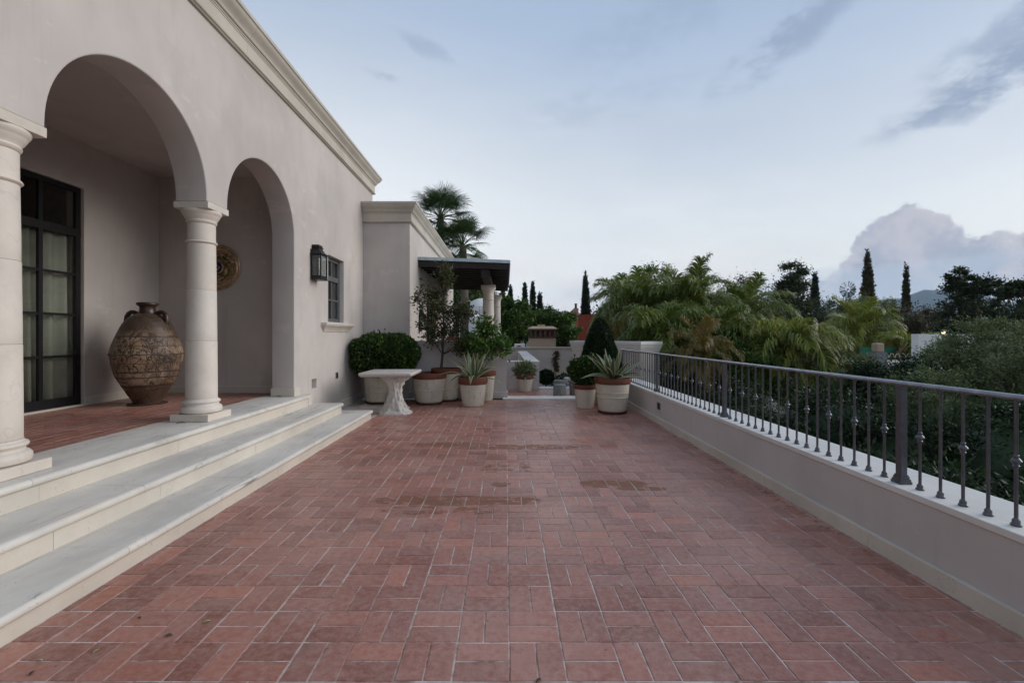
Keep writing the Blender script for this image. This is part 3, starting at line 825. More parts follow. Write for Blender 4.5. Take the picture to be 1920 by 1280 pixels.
# cornices
def cor(top, p=.18):
    pr = [(-.03, 0), (p, 0), (p, -.045), (p - .014, -.052)]
    for i in range(9):
        t = i / 8
        pr.append((p - .018 - (p - .098) * (.5 - .5 * math.cos(PI * t)) - .0, -.058 - .135 * t))
    pr += [(.072, -.200), (.058, -.203), (.058, -.220), (.050, -.223), (.046, -.240), (.040, -.243), (.040, -.392), (.052, -.396), (.058, -.410), (.052, -.424), (.034, -.430), (.030, -.440), (-.03, -.440)]
    return [(o, top + z) for o, z in pr]
def cornice_run(path, top, parent, step=1.6):
    """cut a mitred run into stones; corners stay whole"""
    pr = cor(top); pts = [Vector((*p, 0)) for p in path]
    pieces = []; cur = [pts[0]]
    for a, b_ in zip(pts, pts[1:]):
        d = (b_ - a); L = d.length; d.normalize(); last = (b_ is pts[-1])
        t = step
        while t < L - .5:
            p = a + d * t; cur.append(p - d * .0012); pieces.append(cur); cur = [p + d * .0012]; t += step
        cur.append(b_)
    pieces.append(cur)
    for pc in pieces: MB().sweep([(p.x, p.y) for p in pc], pr).build('cornice_stone', M['cornice'], parent, smooth=28)
cornice_run([(XW, -4.0), (XW, 10.99), (-6.5, 10.99)], 5.252, house)
# wing
XG = -2.17; YG = 10.26
wing = MB()
wing.box(XW + .003, XG, YG, YG + .3, 0, 4.34); wing.box(XG - .3, XG, YG + .3, 12.45, 0, 4.34); wing.box(XG - .3, XG, 14.0, 19.0, 0, 4.34); wing.box(XG - .3, XG, 12.45, 14.0, 2.45, 4.34)
wing.box(-6.0, XG, 18.7, 19.0, 0, 4.34); wing.box(-6.0, XG - .3, 11.2, 18.9, 4.0, 4.1)
wing.build('wing_wall', M['plaster'], house)
cornice_run([(XW + .004, YG), (XG, YG), (XG, 19.0)], 4.386, house, 1.05)
wd = MB().box(XG - .13, XG - .07, 12.46, 12.54, 0, 2.44).build('wing_door', M['black'], house)
for y in (13.18, 13.91): MB().box(XG - .13, XG - .07, y, y + .08, 0, 2.44).build('stile', M['black'], wd)
for z in (0.02, .9, 1.65, 2.36): MB().box(XG - .128, XG - .072, 12.54, 13.91, z, z + .07).build('glazing_bar', M['black'], wd)
MB().box(XG - .105, XG - .100, 12.5, 13.95, .05, 2.4).build('pane', M['glass'], wd)
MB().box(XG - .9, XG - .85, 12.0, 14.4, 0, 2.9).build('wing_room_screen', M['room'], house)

# window in the facade
wx = XW - .095
wf = MB().box(wx - .05, wx, 8.262, 8.312, 1.68, 2.864).build('window', M['winframe'], house)
for a, b_ in ((8.981, 9.031), (8.635, 8.659)): MB().box(wx - .048, wx - .004, a, b_, 1.68, 2.864).build('stile', M['winframe'], wf)
for a, b_ in ((1.68, 1.735), (2.815, 2.864), (2.44, 2.53), (2.07, 2.10)): MB().box(wx - .046, wx + (.012 if b_ == 2.53 else -.002), 8.312, 8.981, a, b_).build('glazing_bar', M['winframe'], wf)
for ya, yb in ((8.312, 8.635), (8.659, 8.981)):
    for za, zb_ in ((1.735, 2.07), (2.10, 2.44), (2.53, 2.815)): MB().box(wx - .03, wx - .026, ya - .003, yb + .003, za - .003, zb_ + .003).build('pane', M['glass'], wf)
fr = MB()
fr.box(wx - .06, wx + .006, 8.249, 8.262, 1.667, 2.877); fr.box(wx - .06, wx + .006, 9.031, 9.044, 1.667, 2.877); fr.box(wx - .06, wx + .006, 8.262, 9.031, 2.864, 2.877); fr.box(wx - .06, wx + .006, 8.262, 9.031, 1.667, 1.68)
fr.build('frame', M['winframe'], wf)
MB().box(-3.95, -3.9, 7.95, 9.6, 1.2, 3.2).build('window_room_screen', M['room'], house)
sp = [(-.06, 1.49), (.018, 1.49), (.022, 1.515), (.034, 1.53), (.048, 1.553), (.066, 1.575), (.084, 1.590), (.088, 1.602), (.096, 1.606), (.100, 1.628), (.096, 1.647), (-.06, 1.650)]
MB().sweep([(XW - .06, 8.02), (XW, 8.02), (XW, 9.28), (XW - .06, 9.28)], [(o, z) for o, z in sp]).build('window_sill', M['stone'], house, smooth=30)
# niche box and socket in the wall
MB().box(XW - .10, XW - .085, 7.55, 7.75, .525, .69).build('niche_back', M['plaster_grey'], house)
so = thing('wall_socket', (XW, 8.66, .655), 'small dark weatherproof socket low on the house wall left of the bush', 'socket')
MB().box(XW - .004, XW + .012, 8.60, 8.71, .60, .72).build('cover_plate', M['winframe'], so, bevel=(.004, 1)); MB().box(XW + .0115, XW + .016, 8.62, 8.69, .62, .70).build('flap', M['black'], so)

# ------------------------------------------------------------------ low wall closing the corner
lw = thing('low_wall', (-1.07, 10.4, 0), 'low grey plastered wall with moulded cap behind the pots', 'wall')
MB().box(XG + .002, .015, 10.30, 10.56, 0, 1.10).build('body', M['plaster_grey'], lw)
lp = [(-.24, 1.055), (.008, 1.055), (.014, 1.065), (.014, 1.10), (.006, 1.105), (.006, 1.135), (.02, 1.14), (.02, 1.165), (.032, 1.20), (.036, 1.235), (.036, 1.296), (-.24, 1.296)]
for a, b_ in ((XG + .004, -1.1), (-1.098, .02)):
    MB().sweep([(a, 10.30), (b_, 10.30)], lp).build('cap_stone', M['plaster_grey'], lw, smooth=25)
MB().sweep([(XG + .02, 10.30), (.015, 10.30), (.015, 10.56)], [(0, 0), (.018, 0), (.018, .13), (.01, .145), (0, .145)]).build('skirting', M['plaster_grey'], lw)

# ================================================================== steps
steps = thing('stone_steps', (-2.7, 4.0, 0), 'three wide pale limestone steps leading up to the arched porch', 'steps')
def nose_profile(xf, xb, z1, th):
    z0 = z1 - th; r = th / 2
    pr = [(xb, z0)]
    pr.append((xf - .022, z0)); pr.append((xf - .020, z0 - .008)) if False else None
    for i in range(9):
        a = -PI / 2 + PI * i / 8
        pr.append((xf - r + r * math.cos(a) , z0 + r + r * math.sin(a)))
    pr.append((xb, z1)); return pr
def tread(xf, xb, z1, ylist, yend, endstone=True, th=.056):
    for a, b_ in zip(ylist, ylist[1:]):
        pr = nose_profile(xf, xb, z1 + random.uniform(-.001, .001), th)
        MB().sweep([(0, a + .0012), (0, b_ - .0012)], pr).build('tread', M['tread'], steps, smooth=35)
    # end stone with nosing turned round the end
    m = MB(); m.box(xb, xf, ylist[-1] + .0012, yend, z1 - th, z1)
    me = m.mesh('tread', M['tread'])
    bm = bmesh.new(); bm.from_mesh(me); bmesh.ops.remove_doubles(bm, verts=bm.verts, dist=1e-6)
    es = []
    for e in bm.edges:
        c = (e.verts[0].co + e.verts[1].co) / 2
        if (abs(c.x - xf) < 1e-4 and abs(c.y - ylist[-1]) > .01) or (abs(c.y - yend) < 1e-4 and abs(c.x - xb) > .01): es.append(e)
    bmesh.ops.bevel(bm, geom=es, offset=th * .44, segments=4, profile=.5, affect='EDGES'); bm.to_mesh(me); bm.free()
    me.polygons.foreach_set('use_smooth', [True] * len(me.polygons)); me.set_sharp_from_angle(angle=rad(35))
    o = link(bpy.data.objects.new('tread', me)); wparent(o, steps)
def riser(x, xb, z0, z1, ylist):
    for a, b_ in zip(ylist, ylist[1:]):
        d = random.uniform(0, .002)
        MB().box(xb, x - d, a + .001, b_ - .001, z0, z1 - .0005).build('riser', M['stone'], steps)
tread(-2.274, -2.80, .145, [-1.2, .55, 1.95, 2.75, 4.1, 5.4, 6.6], 7.80)
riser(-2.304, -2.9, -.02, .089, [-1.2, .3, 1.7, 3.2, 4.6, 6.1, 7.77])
tread(-2.662, -3.20, .315, [-1.2, .3, 1.6, 3.36, 4.5, 5.2, 6.3], 7.48)
riser(-2.692, -3.3, .1455, .259, [-1.2, .2, 1.5, 2.71, 3.55, 4.9, 5.9, 7.45])
tread(-3.065, -3.714, PZ, [-1.2, .5, 1.7, 2.95, 4.2, 5.3, 6.25], 7.10)
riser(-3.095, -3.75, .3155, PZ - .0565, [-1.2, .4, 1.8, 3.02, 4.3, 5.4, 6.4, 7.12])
MB().box(-3.45, -3.088, 7.121, 7.258, .3155, PZ - .004).build('end_block', M['stone'], steps, bevel=(.006, 2))
MB().box(-3.75, -3.3, -1.2, 7.1, 0, .434).build('core', M['mortar'], steps)

# porch floor
pf = MB(); pf.box(XB - .24, -3.716, .4, YE + .02, PZ - .2, PZ - .006)
porch = tag(pf.build('porch_floor', M['mortar']), kind='structure')
rects = []
row = 0; x = -3.722
while x > XB:
    xa = max(x - .119, XB); y = .66 - (row % 2) * .119
    while y < YE:
        a, b_ = max(y + .003, .655), min(y + .2385 - .003, YE - .002)
        if b_ > a: rects.append((round(xa + .003, 3), round(x - .003, 3), round(a, 3), round(b_, 3)))
        y += .2385
    x -= .119; row += 1
lay_bricks(rects, PZ - .0015, porch, 230, lambda r: (0 if r[2] > 3.4 else 100) + math.hypot(r[0], r[2]))

# ================================================================== parapet wall and railing
pw = thing('parapet_wall', (2.68, 4.5, 0), 'low grey plastered parapet wall with white coping along the right side', 'wall')
MB().box(2.47, 2.90, -3.0, 10.12, GZ, .425).build('body', M['plaster_grey'], pw)
ycs = [-3.0, -1.4, .1, 1.55, 3.1, 4.6, 6.1, 7.6, 9.05, 10.13]
for a, b_ in zip(ycs, ycs[1:]): MB().box(2.462, 2.905, a + .0012, b_ - .0012, .4255, .465).build('coping_stone', M['coping'], pw, bevel=(.003, 1))
ycs = [-3.0, -1.6, -.4, .8, 1.9, 3.07, 4.3, 5.52, 6.7, 7.95, 9.1, 10.11]
for a, b_ in zip(ycs, ycs[1:]):
    d = random.uniform(0, .003)
    MB().box(2.436 + d, 2.4695, a + .0012, b_ - .0012, -.004, .0985).build('skirting_stone', M['stone'], pw, bevel=(.004, 2))
ob = thing('wall_light', (2.466, 7.35, .28), 'small square recessed step light low on the parapet wall', 'light')
MB().box(2.456, 2.4715, 7.29, 7.42, .225, .335).build('cover_plate', M['winframe'], ob, bevel=(.003, 1)); MB().box(2.452, 2.4562, 7.305, 7.352, .245, .318).build('lens', M['black'], ob); MB().box(2.452, 2.4562, 7.362, 7.405, .245, .318).build('lens', M['glass'], ob)

rail = thing('iron_railing', (2.56, 4.5, .465), 'grey iron railing with knotted balusters on the parapet wall', 'railing')
XR = 2.56; ZB, ZT = .4655, 1.098
hp = []
for i in range(17):
    a = -PI / 2 + 0
hprof = [(-.022, 1.098), (.022, 1.098), (.026, 1.104), (.026, 1.112), (.019, 1.121), (.008, 1.125), (-.008, 1.125), (-.019, 1.121), (-.026, 1.112), (-.026, 1.104)]
MB().sweep([(XR, -3.0), (XR, 10.10)], hprof).build('handrail', M['rail'], rail, smooth=40)
bal_shaft = [(.0115, 0), (.0115, ZT - ZB)]
me_shaft = MB().lathe([(.0082, .02), (.0082, ZT - ZB - .03), (.0115, ZT - ZB - .012), (.0115, ZT - ZB)], seg=14).mesh('baluster', M['iron'], smooth=40)
me_foot = MB().lathe([(.0215, 0), (.022, .008), (.018, .013), (.0155, .018), (.0165, .024), (.0145, .031), (.010, .036), (.0084, .040)], seg=16).mesh('foot', M['iron'], smooth=40)
zk = .325
me_knot = MB().lathe([(.0084, zk - .036), (.0135, zk - .030), (.014, zk - .024), (.010, zk - .019), (.017, zk - .010), (.0225, zk), (.017, zk + .009), (.010, zk + .016), (.0128, zk + .021), (.012, zk + .027), (.0084, zk + .032)], seg=16).mesh('knot', M['iron'], smooth=40)
PY = [-1.83, .56, 2.95, 5.34, 7.73, 10.08]
def rail_child(name, me, parent, loc):
    o = link(bpy.data.objects.new(name, me)); o.parent = parent; o.location = loc; return o
off = Vector((XR, 0, ZB)) - Vector(rail.location)
for q, y in enumerate(PY):
    p = MB().box(XR - .0215, XR + .0215, y - .0215, y + .0215, ZB + .002, ZT).build('post', M['iron'], rail, bevel=(.004, 2))
    m = MB()
    for s_, z0, z1 in ((.038, 0, .016), (.034, .0162, .030), (.029, .0302, .046), (.025, .0462, .056)): m.box(XR - s_, XR + s_, y - s_, y + s_, ZB + .0005 + z0, ZB + .0005 + z1)
    m.build('post_base', M['iron'], p)
    if q < len(PY) - 1:
        gap = (PY[q + 1] - y)
        for j in range(1, 18):
            yy = y + gap * j / 18
            if yy < -1.0: continue
            b_ = rail_child('baluster', me_shaft, rail, (off.x, yy - rail.location.y, off.z))
            rail_child('foot', me_foot, b_, (0, 0, 0))
            if j % 2 == 1: rail_child('knot', me_knot, b_, (0, 0, 0))
# scroll at the far end
sc = [(XR, 10.10 + .02 + .03 * math.sin(a), 1.112 - .03 * (1 - math.cos(a))) for a in [i * .35 for i in range(12)]]
MB().tube(sc, .013, 8).build('scroll', M['iron'], rail, smooth=50)

# ================================================================== lantern
def lantern(x, y, z, label, w=.267, d=.176, h=.37):
    """wall x, near edge y, bottom z; projects towards +X"""
    t = thing('wall_lantern', (x, y + w / 2, z), label, 'lantern', 'wall lanterns on the house')
    b = .018; x0, x1 = x + .012, x + d; y0, y1 = y, y + w
    MB().box(x + .001, x + .012, y0 - .004, y1 + .004, z - .005, z + h + .11).build('backplate', M['black'], t)
    MB().box(x0, x1 + .006, y0 - .006, y1 + .006, z - .02, z + .012).build('base', M['black'], t, bevel=(.005, 2))
    for xx in (x0, x1 - b):
        for yy in (y0, y1 - b): MB().box(xx, xx + b, yy, yy + b, z + .0455, z + h).build('corner_post', M['black'], t)
    MB().box(x0, x1 + .002, y0 - .002, y1 + .002, z + h + .0003, z + h + .028).build('top_band', M['black'], t)
    lo = MB(); lo.box(x0, x1 + .001, y0 - .001, y1 + .001, z + .0123, z + .045); lo.build('lower_band', M['black'], t)
    for k_, (a0, a1, b0, b1) in enumerate(((x0 + b, x1 - b, y0 + .006, y0 + .010), (x0 + b, x1 - b, y1 - .010, y1 - .006), (x1 - .010, x1 - .006, y0 + b, y1 - b))):
        MB().box(a0, a1, b0, b1, z + .045, z + h).build('pane', M['glass'], t)
    cy = (y0 + y1) / 2
    rf = []
    for hw, xx, zz in ((w / 2 + .022, d + .022, .0285), (w / 2 + .018, d + .018, .040), (w / 2 - .02, d - .03, .075), (w / 2 - .05, d - .055, .12), (w / 2 - .055, d - .06, .145)):
        rf.append([(x + .003, cy - hw, z + h + zz), (x + xx, cy - hw, z + h + zz), (x + xx, cy + hw, z + h + zz), (x + .003, cy + hw, z + h + zz)])
    v = [p for r in rf for p in r]; f = []
    for i in range(len(rf) - 1):
        for j in range(4): k2 = (j + 1) % 4; f.append((i * 4 + j, i * 4 + k2, i * 4 + 4 + k2, i * 4 + 4 + j))
    f.append((3, 2, 1, 0)); n4 = (len(rf) - 1) * 4; f.append((n4, n4 + 1, n4 + 2, n4 + 3))
    MB().add(v, f).build('roof', M['black'], t)
    MB().box(x + .003, x + d - .045, cy - w / 2 + .04, cy + w / 2 - .04, z + h + .1455, z + h + .158).build('roof_collar', M['black'], t)
    MB().box(x + .003, x + d - .06, cy - w / 2 + .052, cy + w / 2 - .052, z + h + .1582, z + h + .19).build('roof_cap', M['black'], t)
    MB().lathe([(.014, .045), (.014, .13), (.010, .132), (.016, .15), (.013, .175), (.003, .205)], (x + d / 2, cy, z), 12).build('candle_bulb', M['curtain'], t, smooth=50)
lantern(XW, 7.49, 2.363, 'black wall lantern on the house beside the small window')
lantern(XG, 11.30, 1.57, 'black wall lantern behind the bronze potted tree', .22, .15, .30)

# ================================================================== urn and plate
UX = -4.88
urn = thing('clay_urn', (UX, 6.2, PZ), 'huge cracked brown clay urn with two small handles on the porch', 'urn')
s6 = .001191
pr = [(157, 1205), (163, 1195), (190, 1150), (227, 1100), (262, 1045), (292, 1000), (357, 900), (378, 850), (392, 800), (404, 760), (417, 700), (428, 655), (431, 640), (426, 625), (407, 560), (389, 510), (367, 460), (344, 410), (317, 360), (290, 312), (257, 270), (222, 238), (182, 212), (140, 194), (112, 186)]
UK = .80
body = [(r * s6 * UK, (1205 - y) * s6) for r, y in pr]
# shallow throwing ridges
def urn_w(a, z): return 1 + .004 * math.sin(z * 60) + .006 * math.sin(a * 2 + z * 3)
ub = MB().lathe(body, (UX, 6.2, PZ + .012), 64, wob=urn_w).build('body', M['urn'], urn, smooth=50)
for zr, rr in ((.435, 365), (.36, 326), (.245, 262), (.665, 431), (.90, 357)):
    MB().lathe([(rr * s6 * UK - .006, zr - .012), (rr * s6 * UK + .003, zr - .004), (rr * s6 * UK + .003, zr + .004), (rr * s6 * UK - .006, zr + .012)], (UX, 6.2, PZ + .012), 64, cap=False).build('band', M['urn'], ub, smooth=50)
nk = [(114, 190), (104, 175), (98, 150), (96, 120), (104, 105), (128, 92), (134, 80), (131, 68), (122, 62), (100, 62), (84, 75), (80, 120)]
MB().lathe([(r * s6 * UK, (1205 - y) * s6) for r, y in nk], (UX, 6.2, PZ + .012), 48).build('neck', M['urndark'], urn, smooth=45)
for sg in (-1, 1):
    pts_ = []
    for i in range(11):
        a = PI * i / 10
        rx_ = .235 - .115 * math.cos(a) ; zz = 1.085 + .10 * i / 10 + .115 * math.sin(a)
        pts_.append((rx_, zz))
    pts_ = [( .305, 1.085), (.318, 1.13), (.31, 1.185), (.282, 1.225), (.24, 1.245), (.195, 1.24), (.155, 1.222), (.115, 1.195)]
    MB().tube([(UX + sg * r * .82, 6.2 - .10 * (.3 if sg < 0 else .0), PZ + z) for r, z in pts_], [.034, .032, .030, .029, .029, .030, .031, .034], 10).build('handle', M['urndark'], urn, smooth=60)
MB().lathe([(.225, .001), (.228, .010), (.22, .0125), (.0, .0125)], (UX, 6.2, PZ), 48, cap=False).build('base_disc', M['darkclay'], urn, smooth=40)

pl = thing('wall_plate', (-4.666, YE - .02, 2.515), 'round gilt relief plate hanging on the porch end wall behind the column', 'plate')
def disc(prof, name, mat, par, seg=64, dx_=0.0, dz_=0.0):
    m = MB().lathe(prof, (0, 0, 0), seg)
    m.v = [(-4.666 + dx_ + a, YE - c, 2.515 + dz_ + b_) for a, b_, c in m.v]
    return m.build(name, mat, par, smooth=40)
disc([(.345, .002), (.366, .012), (.368, .024), (.356, .034), (.342, .030), (.335, .018)], 'rim', M['gilt'], pl)
disc([(.335, .004), (.334, .016), (.315, .030), (.298, .026), (.296, .012)], 'inner_ring', M['gilt'], pl)
pb_ = disc([(.297, .003), (.296, .013), (.20, .020), (.10, .024), (.0001, .026)], 'field', M['plate'], pl)
disc([(.105, .02), (.104, .036), (.092, .044), (.085, .036), (.083, .022)], 'boss_ring', M['gilt'], pl)
disc([(.083, .02), (.082, .034), (.05, .04), (.0001, .042)], 'boss', M['blueglaze'], pl)
for i in range(30):
    a = i * 2.39996; r = .135 + .14 * ((i * 7) % 30) / 30
    disc([(.030, .015), (.026, .030), (.012, .040), (.0005, .042)], 'scroll_boss', M['gilt'] if i % 3 else M['plate'], pb_, 9, r * math.cos(a), r * math.sin(a))
for i in range(5):
    disc([(.022, .030), (.018, .044), (.0005, .050)], 'flower', M['redglaze'] if i % 2 else M['gilt'], pb_, 8, .035 * math.cos(i * 1.3), .035 * math.sin(i * 1.3))

# fallen leaves on the top step
def fallen(x, y, z, rz, label, L=.085, mat='deadleaf', grp='dead leaves on the top step'):
    a = []; n = 7
    for i in range(n):
        t = i / (n - 1); w = .21 * L * math.sin(PI * (.08 + .87 * t)); zz = .002 + .12 * L * math.sin(PI * t) 
        a += [(L * (t - .5), -w, zz + w * .3), (L * (t - .5), 0, zz), (L * (t - .5), w, zz + w * .3)]
    f = []
    for i in range(n - 1):
        for j in range(2): f.append((i * 3 + j, i * 3 + 3 + j, i * 3 + 4 + j, i * 3 + 1 + j))
    o = MB().add(a, f).build('fallen_leaf', M[mat], smooth=70); o.location = (x, y, z); o.rotation_euler = (0, 0, rz)
    s_ = o.modifiers.new('t', 'SOLIDIFY'); s_.thickness = .001
    tag(o, label, 'leaf', grp)
fallen(*at(339, 793.5, 4.82)[:2], PZ, .25, 'dark dead leaf lying below the column plinth beside the urn')
fallen(*at(524, 743.5, 6.9)[:2], PZ, .3, 'dark dead leaf lying by the far arch pier', .07)

for q, (px, py) in enumerate(((75, 1238), (60, 1262), (387, 1166), (262, 1158), (180, 1221), (316, 1192), (1165, 1098), (1010, 1276))):
    Y_ = F * H / (py - VY)
    lb = ['tiny dry leaf second nearest the bottom left corner of the paving', 'tiny dry leaf nearest the bottom left corner of the paving', 'tiny dry leaf farthest right of those near the bottom step', 'tiny dry leaf closest below the bottom step', 'tiny dry leaf midway between the corner and the bottom step',
          'tiny dry leaf on the paving between the two nearest the step', 'tiny dry leaf alone on the paving right of centre', 'tiny dry leaf at the middle of the bottom edge'][q]
    fallen((px - VX) * Y_ / F, Y_, .001, q * 1.9, lb, .026 + .006 * (q % 3), 'vine' if q % 2 else 'agave_edge', 'dry leaves on the paving')

# ================================================================== pots and potted plants
def pot(t, x, y, rt, rb, h, rimh=.09, bands=(), saucer=False, body_mat='whitepot', rim_mat='terracotta', z0=0.0, flare=.02):
    zs = z0 + (.045 if saucer else .004)
    if saucer:
        MB().lathe([(rb * .95, z0 + .002), (rb * 1.02, z0 + .006), (rb * 1.04, z0 + .043), (rb * .5, z0 + .044)], (x, y, 0), 40).build('saucer', M['darkclay'], t, smooth=40)
    prof = [(rb * .96, zs), (rb, zs + .012)]
    n = 14
    for i in range(1, n + 1):
        tt = i / n; z = zs + .012 + (h - rimh - .012) * tt
        r = rb + (rt - flare - rb) * (tt ** .85)
        prof.append((r, z))
    p = MB().lathe(prof, (x, y, 0), 44, wob=lambda a, z: 1 + .006 * math.sin(a * 3 + z * 9)).build('pot', M[body_mat], t, smooth=45)
    for bz in bands:
        tt = (bz * h - .012) / (h - rimh - .012); r = rb + (rt - flare - rb) * (max(0, tt) ** .85)
        MB().lathe([(r - .004, zs + bz * h - .012), (r + .009, zs + bz * h - .006), (r + .009, zs + bz * h + .006), (r - .002, zs + bz * h + .013)], (x, y, 0), 44, cap=False).build('band', M[body_mat], p, smooth=40)
    zr = zs + h - rimh
    rim = [(rt - flare - .002, zr - .004), (rt - .004, zr + .004), (rt + .004, zr + rimh * .3), (rt + .006, zr + rimh * .75), (rt, zr + rimh), (rt - .022, zr + rimh), (rt - .034, zr + rimh * .5), (rt - .036, zr + rimh * .2)]
    MB().lathe(rim, (x, y, 0), 44, cap=False, wob=lambda a, z: 1 + .005 * math.sin(a * 3 + 1)).build('rim', M[rim_mat], p, smooth=50)
    zsoil = zr + rimh * .55
    MB().lathe([(rt - .034, zsoil - .01), (rt - .036, zsoil), (rt * .5, zsoil + .012), (.001, zsoil + .02)], (x, y, 0), 30).build('soil', M['soil'], t, smooth=60)
    return zsoil

def blob_leaves(center, radii, n, L, W, mat, parent, name='foliage', shape='ellipsoid', up=.35, jit=.07, core=True, tuft=0):
    c = np.array(center); R = np.array(radii)
    d = rand_dirs(n)
    if shape == 'ellipsoid':
        lump = 1 + .05 * np.sin(d[:, 0] * 7 + 1) * np.sin(d[:, 1] * 6) + .05 * np.sin(d[:, 2] * 8 + d[:, 0] * 5)
        rr = np.clip(1 - np.abs(RNG.normal(0, jit, n)), .3, 1.0) * lump
        P = c + d * R * rr[:, None]; Nn = nrm(d / R)
    elif shape == 'box':      # squarish clipped mound
        q = np.sign(d) * np.abs(d) ** RNG.uniform(.55, 1.5, (n, 1)); q = q / np.maximum((np.abs(q) ** 3.2).sum(1) ** (1 / 3.2), 1e-6)[:, None]
        rr = np.clip(1 - np.abs(RNG.normal(0, jit, n)), .3, 1.0) * (1 + .04 * np.sin(q[:, 0] * 8 + q[:, 2] * 5))
        P = c + q * R * rr[:, None]; Nn = nrm(q)
    else:                     # cone: base at -1, tip at +1
        t = 1 - RNG.uniform(0, 1, n) ** .62; a = RNG.uniform(0, 2 * PI, n)
        bul = (1 - t) ** .60 * np.clip(t * 6 + .76, 0, 1)
        rr = bul * np.clip(1 - np.abs(RNG.normal(0, jit, n)), .3, 1.0) * (1 + .05 * np.sin(a * 5 + t * 9))
        P = c + np.stack([np.cos(a) * rr * R[0], np.sin(a) * rr * R[1], (t * 2 - 1) * R[2]], 1)
        Nn = nrm(np.stack([np.cos(a), np.sin(a), np.full(n, .45)], 1))
    D = nrm(Nn + RNG.normal(0, .55, (n, 3)) + np.array([0, 0, up]))
    Ls = L * RNG.uniform(.7, 1.25, n); Ws = W * RNG.uniform(.75, 1.2, n)
    parts = [leaf_arrays(P, D, Ls, Ws)]
    if tuft:
        dd = rand_dirs(tuft); dd[:, 2] = np.abs(dd[:, 2]) * .9 + .2; dd = nrm(dd)
        for q in dd:
            base = c + q * R * .97; k_ = 9
            s = RNG.uniform(0, .09, k_)[:, None]
            parts.append(leaf_arrays(base + (q * .5 + np.array([0, 0, .9])) * s, nrm(RNG.normal(0, .5, (k_, 3)) + np.array([0, 0, .8])), L * .9, W * .9))
    if core:
        if shape == 'cone':
            cv_, cf = ico(c, R * .82, 3, .03)
            tt = np.clip((cv_[:, 2] - (c[2] - R[2])) / (2 * R[2]), 0, 1); k_ = (1 - tt) ** .60 / np.maximum(np.sqrt(np.clip(1 - ((cv_[:, 2] - c[2]) / (R[2] * .86)) ** 2, .05, 1)), .2)
            cv_[:, :2] = c[:2] + (cv_[:, :2] - c[:2]) * np.clip(k_, 0, 1.05)[:, None]
        else: cv_, cf = ico(c, R * (.76 if shape == 'ellipsoid' else .66), 3, .05)
        parts.append((cv_, cf))
    V, Fs = join_arrays(parts)
    o = np_mesh(name, V, Fs, M[mat], parent)
    return o

def agave_leaf_mesh(L, w, elev, bend, seg=9):
    """blade in local XZ, rising from the origin; cream margins"""
    v = []; f = []; mi = []
    ang = elev; x = z = 0.0
    for i in range(seg + 1):
        t = i / seg
        ww = w * (.62 + 1.1 * t * (1 - t) * 1.6) * (1 - t ** 3.2) + .0012
        for j, yy in enumerate((-1, -.70, 0, .70, 1)):
            v.append((x - math.sin(ang) * (abs(yy) * ww * -.35), yy * ww, z + math.cos(ang) * abs(yy) * ww * .35))
        x += math.cos(ang) * L / seg; z += math.sin(ang) * L / seg; ang -= bend / seg
    for i in range(seg):
        for j in range(4):
            f.append((i * 5 + j, i * 5 + 5 + j, i * 5 + 6 + j, i * 5 + 1 + j)); mi.append(1 if j in (0, 3) else 0)
    m = MB(); m.v = v; m.f = f; m.mi = mi
    return m
def agave(t, x, y, z, n, L, w, mats=('agave', 'agave_edge'), lo=.35, hi=1.45, bendk=.55):
    for i in range(n):
        a = i * 2.39996 + random.uniform(-.2, .2); k_ = i / (n - 1)
        e = lo + (hi - lo) * (k_ ** .8) + random.uniform(-.08, .08)
        m = agave_leaf_mesh(L * random.uniform(.85, 1.1) * (.92 if k_ > .8 else 1), w * random.uniform(.85, 1.1), e, bendk * random.uniform(.3, 1.3) * (1.25 - k_))
        me = m.mesh('leaf', [M[mats[0]], M[mats[1]]], smooth=60, recalc=False)
        o = link(bpy.data.objects.new('leaf', me)); o.parent = t
        o.location = Vector((x + .035 * math.cos(a), y + .035 * math.sin(a), z)) - Vector(t.location); o.rotation_euler = (random.uniform(-.3, .3), random.uniform(-.12, .12), a)
        s_ = o.modifiers.new('t', 'SOLIDIFY'); s_.thickness = .006

def small_tree(t, base, path, crown, leaf, mat, seed, twigs=26, per=46, spread=.16):
    """potted tree: trunk along path, limbs to cluster points in crown ellipsoids [(center, radii, k)]"""
    rs = random.Random(seed)
    tr = MB(); pts_ = [Vector(p) for p in path]
    n = len(pts_); tr.tube(pts_, [.030 - .020 * i / (n - 1) for i in range(n)], 8)
    P = []; D = []
    for (c, R, k_) in crown:
        for i in range(k_):
            while True:
                d = Vector((rs.uniform(-1, 1), rs.uniform(-1, 1), rs.uniform(-1, 1)))
                if .25 < d.length < 1: break
            q = Vector(c) + Vector((d.x * R[0], d.y * R[1], d.z * R[2]))
            cand = [p for p in pts_[1:] if p.z < q.z + .05] or [pts_[1]]
            src = min(cand, key=lambda p: (p - q).length + abs(p.z - (q.z - .25)) * .5)
            mid = src.lerp(q, .5) + Vector((rs.uniform(-.04, .04), rs.uniform(-.04, .04), .03))
            tr.tube([src, mid, q], [.009, .006, .003], 5)
            for j in range(per):
                s = abs(rs.gauss(0, 1)); o = Vector((rs.gauss(0, 1), rs.gauss(0, 1), rs.gauss(0, 1))).normalized() * min(spread * 1.6, s * spread * .7)
                P.append(q + o); D.append(o.normalized() + Vector((rs.gauss(0, .5), rs.gauss(0, .5), rs.gauss(0, .4) + .25)))
    tr.build('trunk', M['bark'], t, smooth=60)
    V, Fs = leaf_arrays(np.array([p[:] for p in P]), np.array([d[:] for d in D]), leaf[0] * RNG.uniform(.7, 1.2, len(P)), leaf[1] * RNG.uniform(.8, 1.2, len(P)))
    np_mesh('crown', V, Fs, M[mat], t)

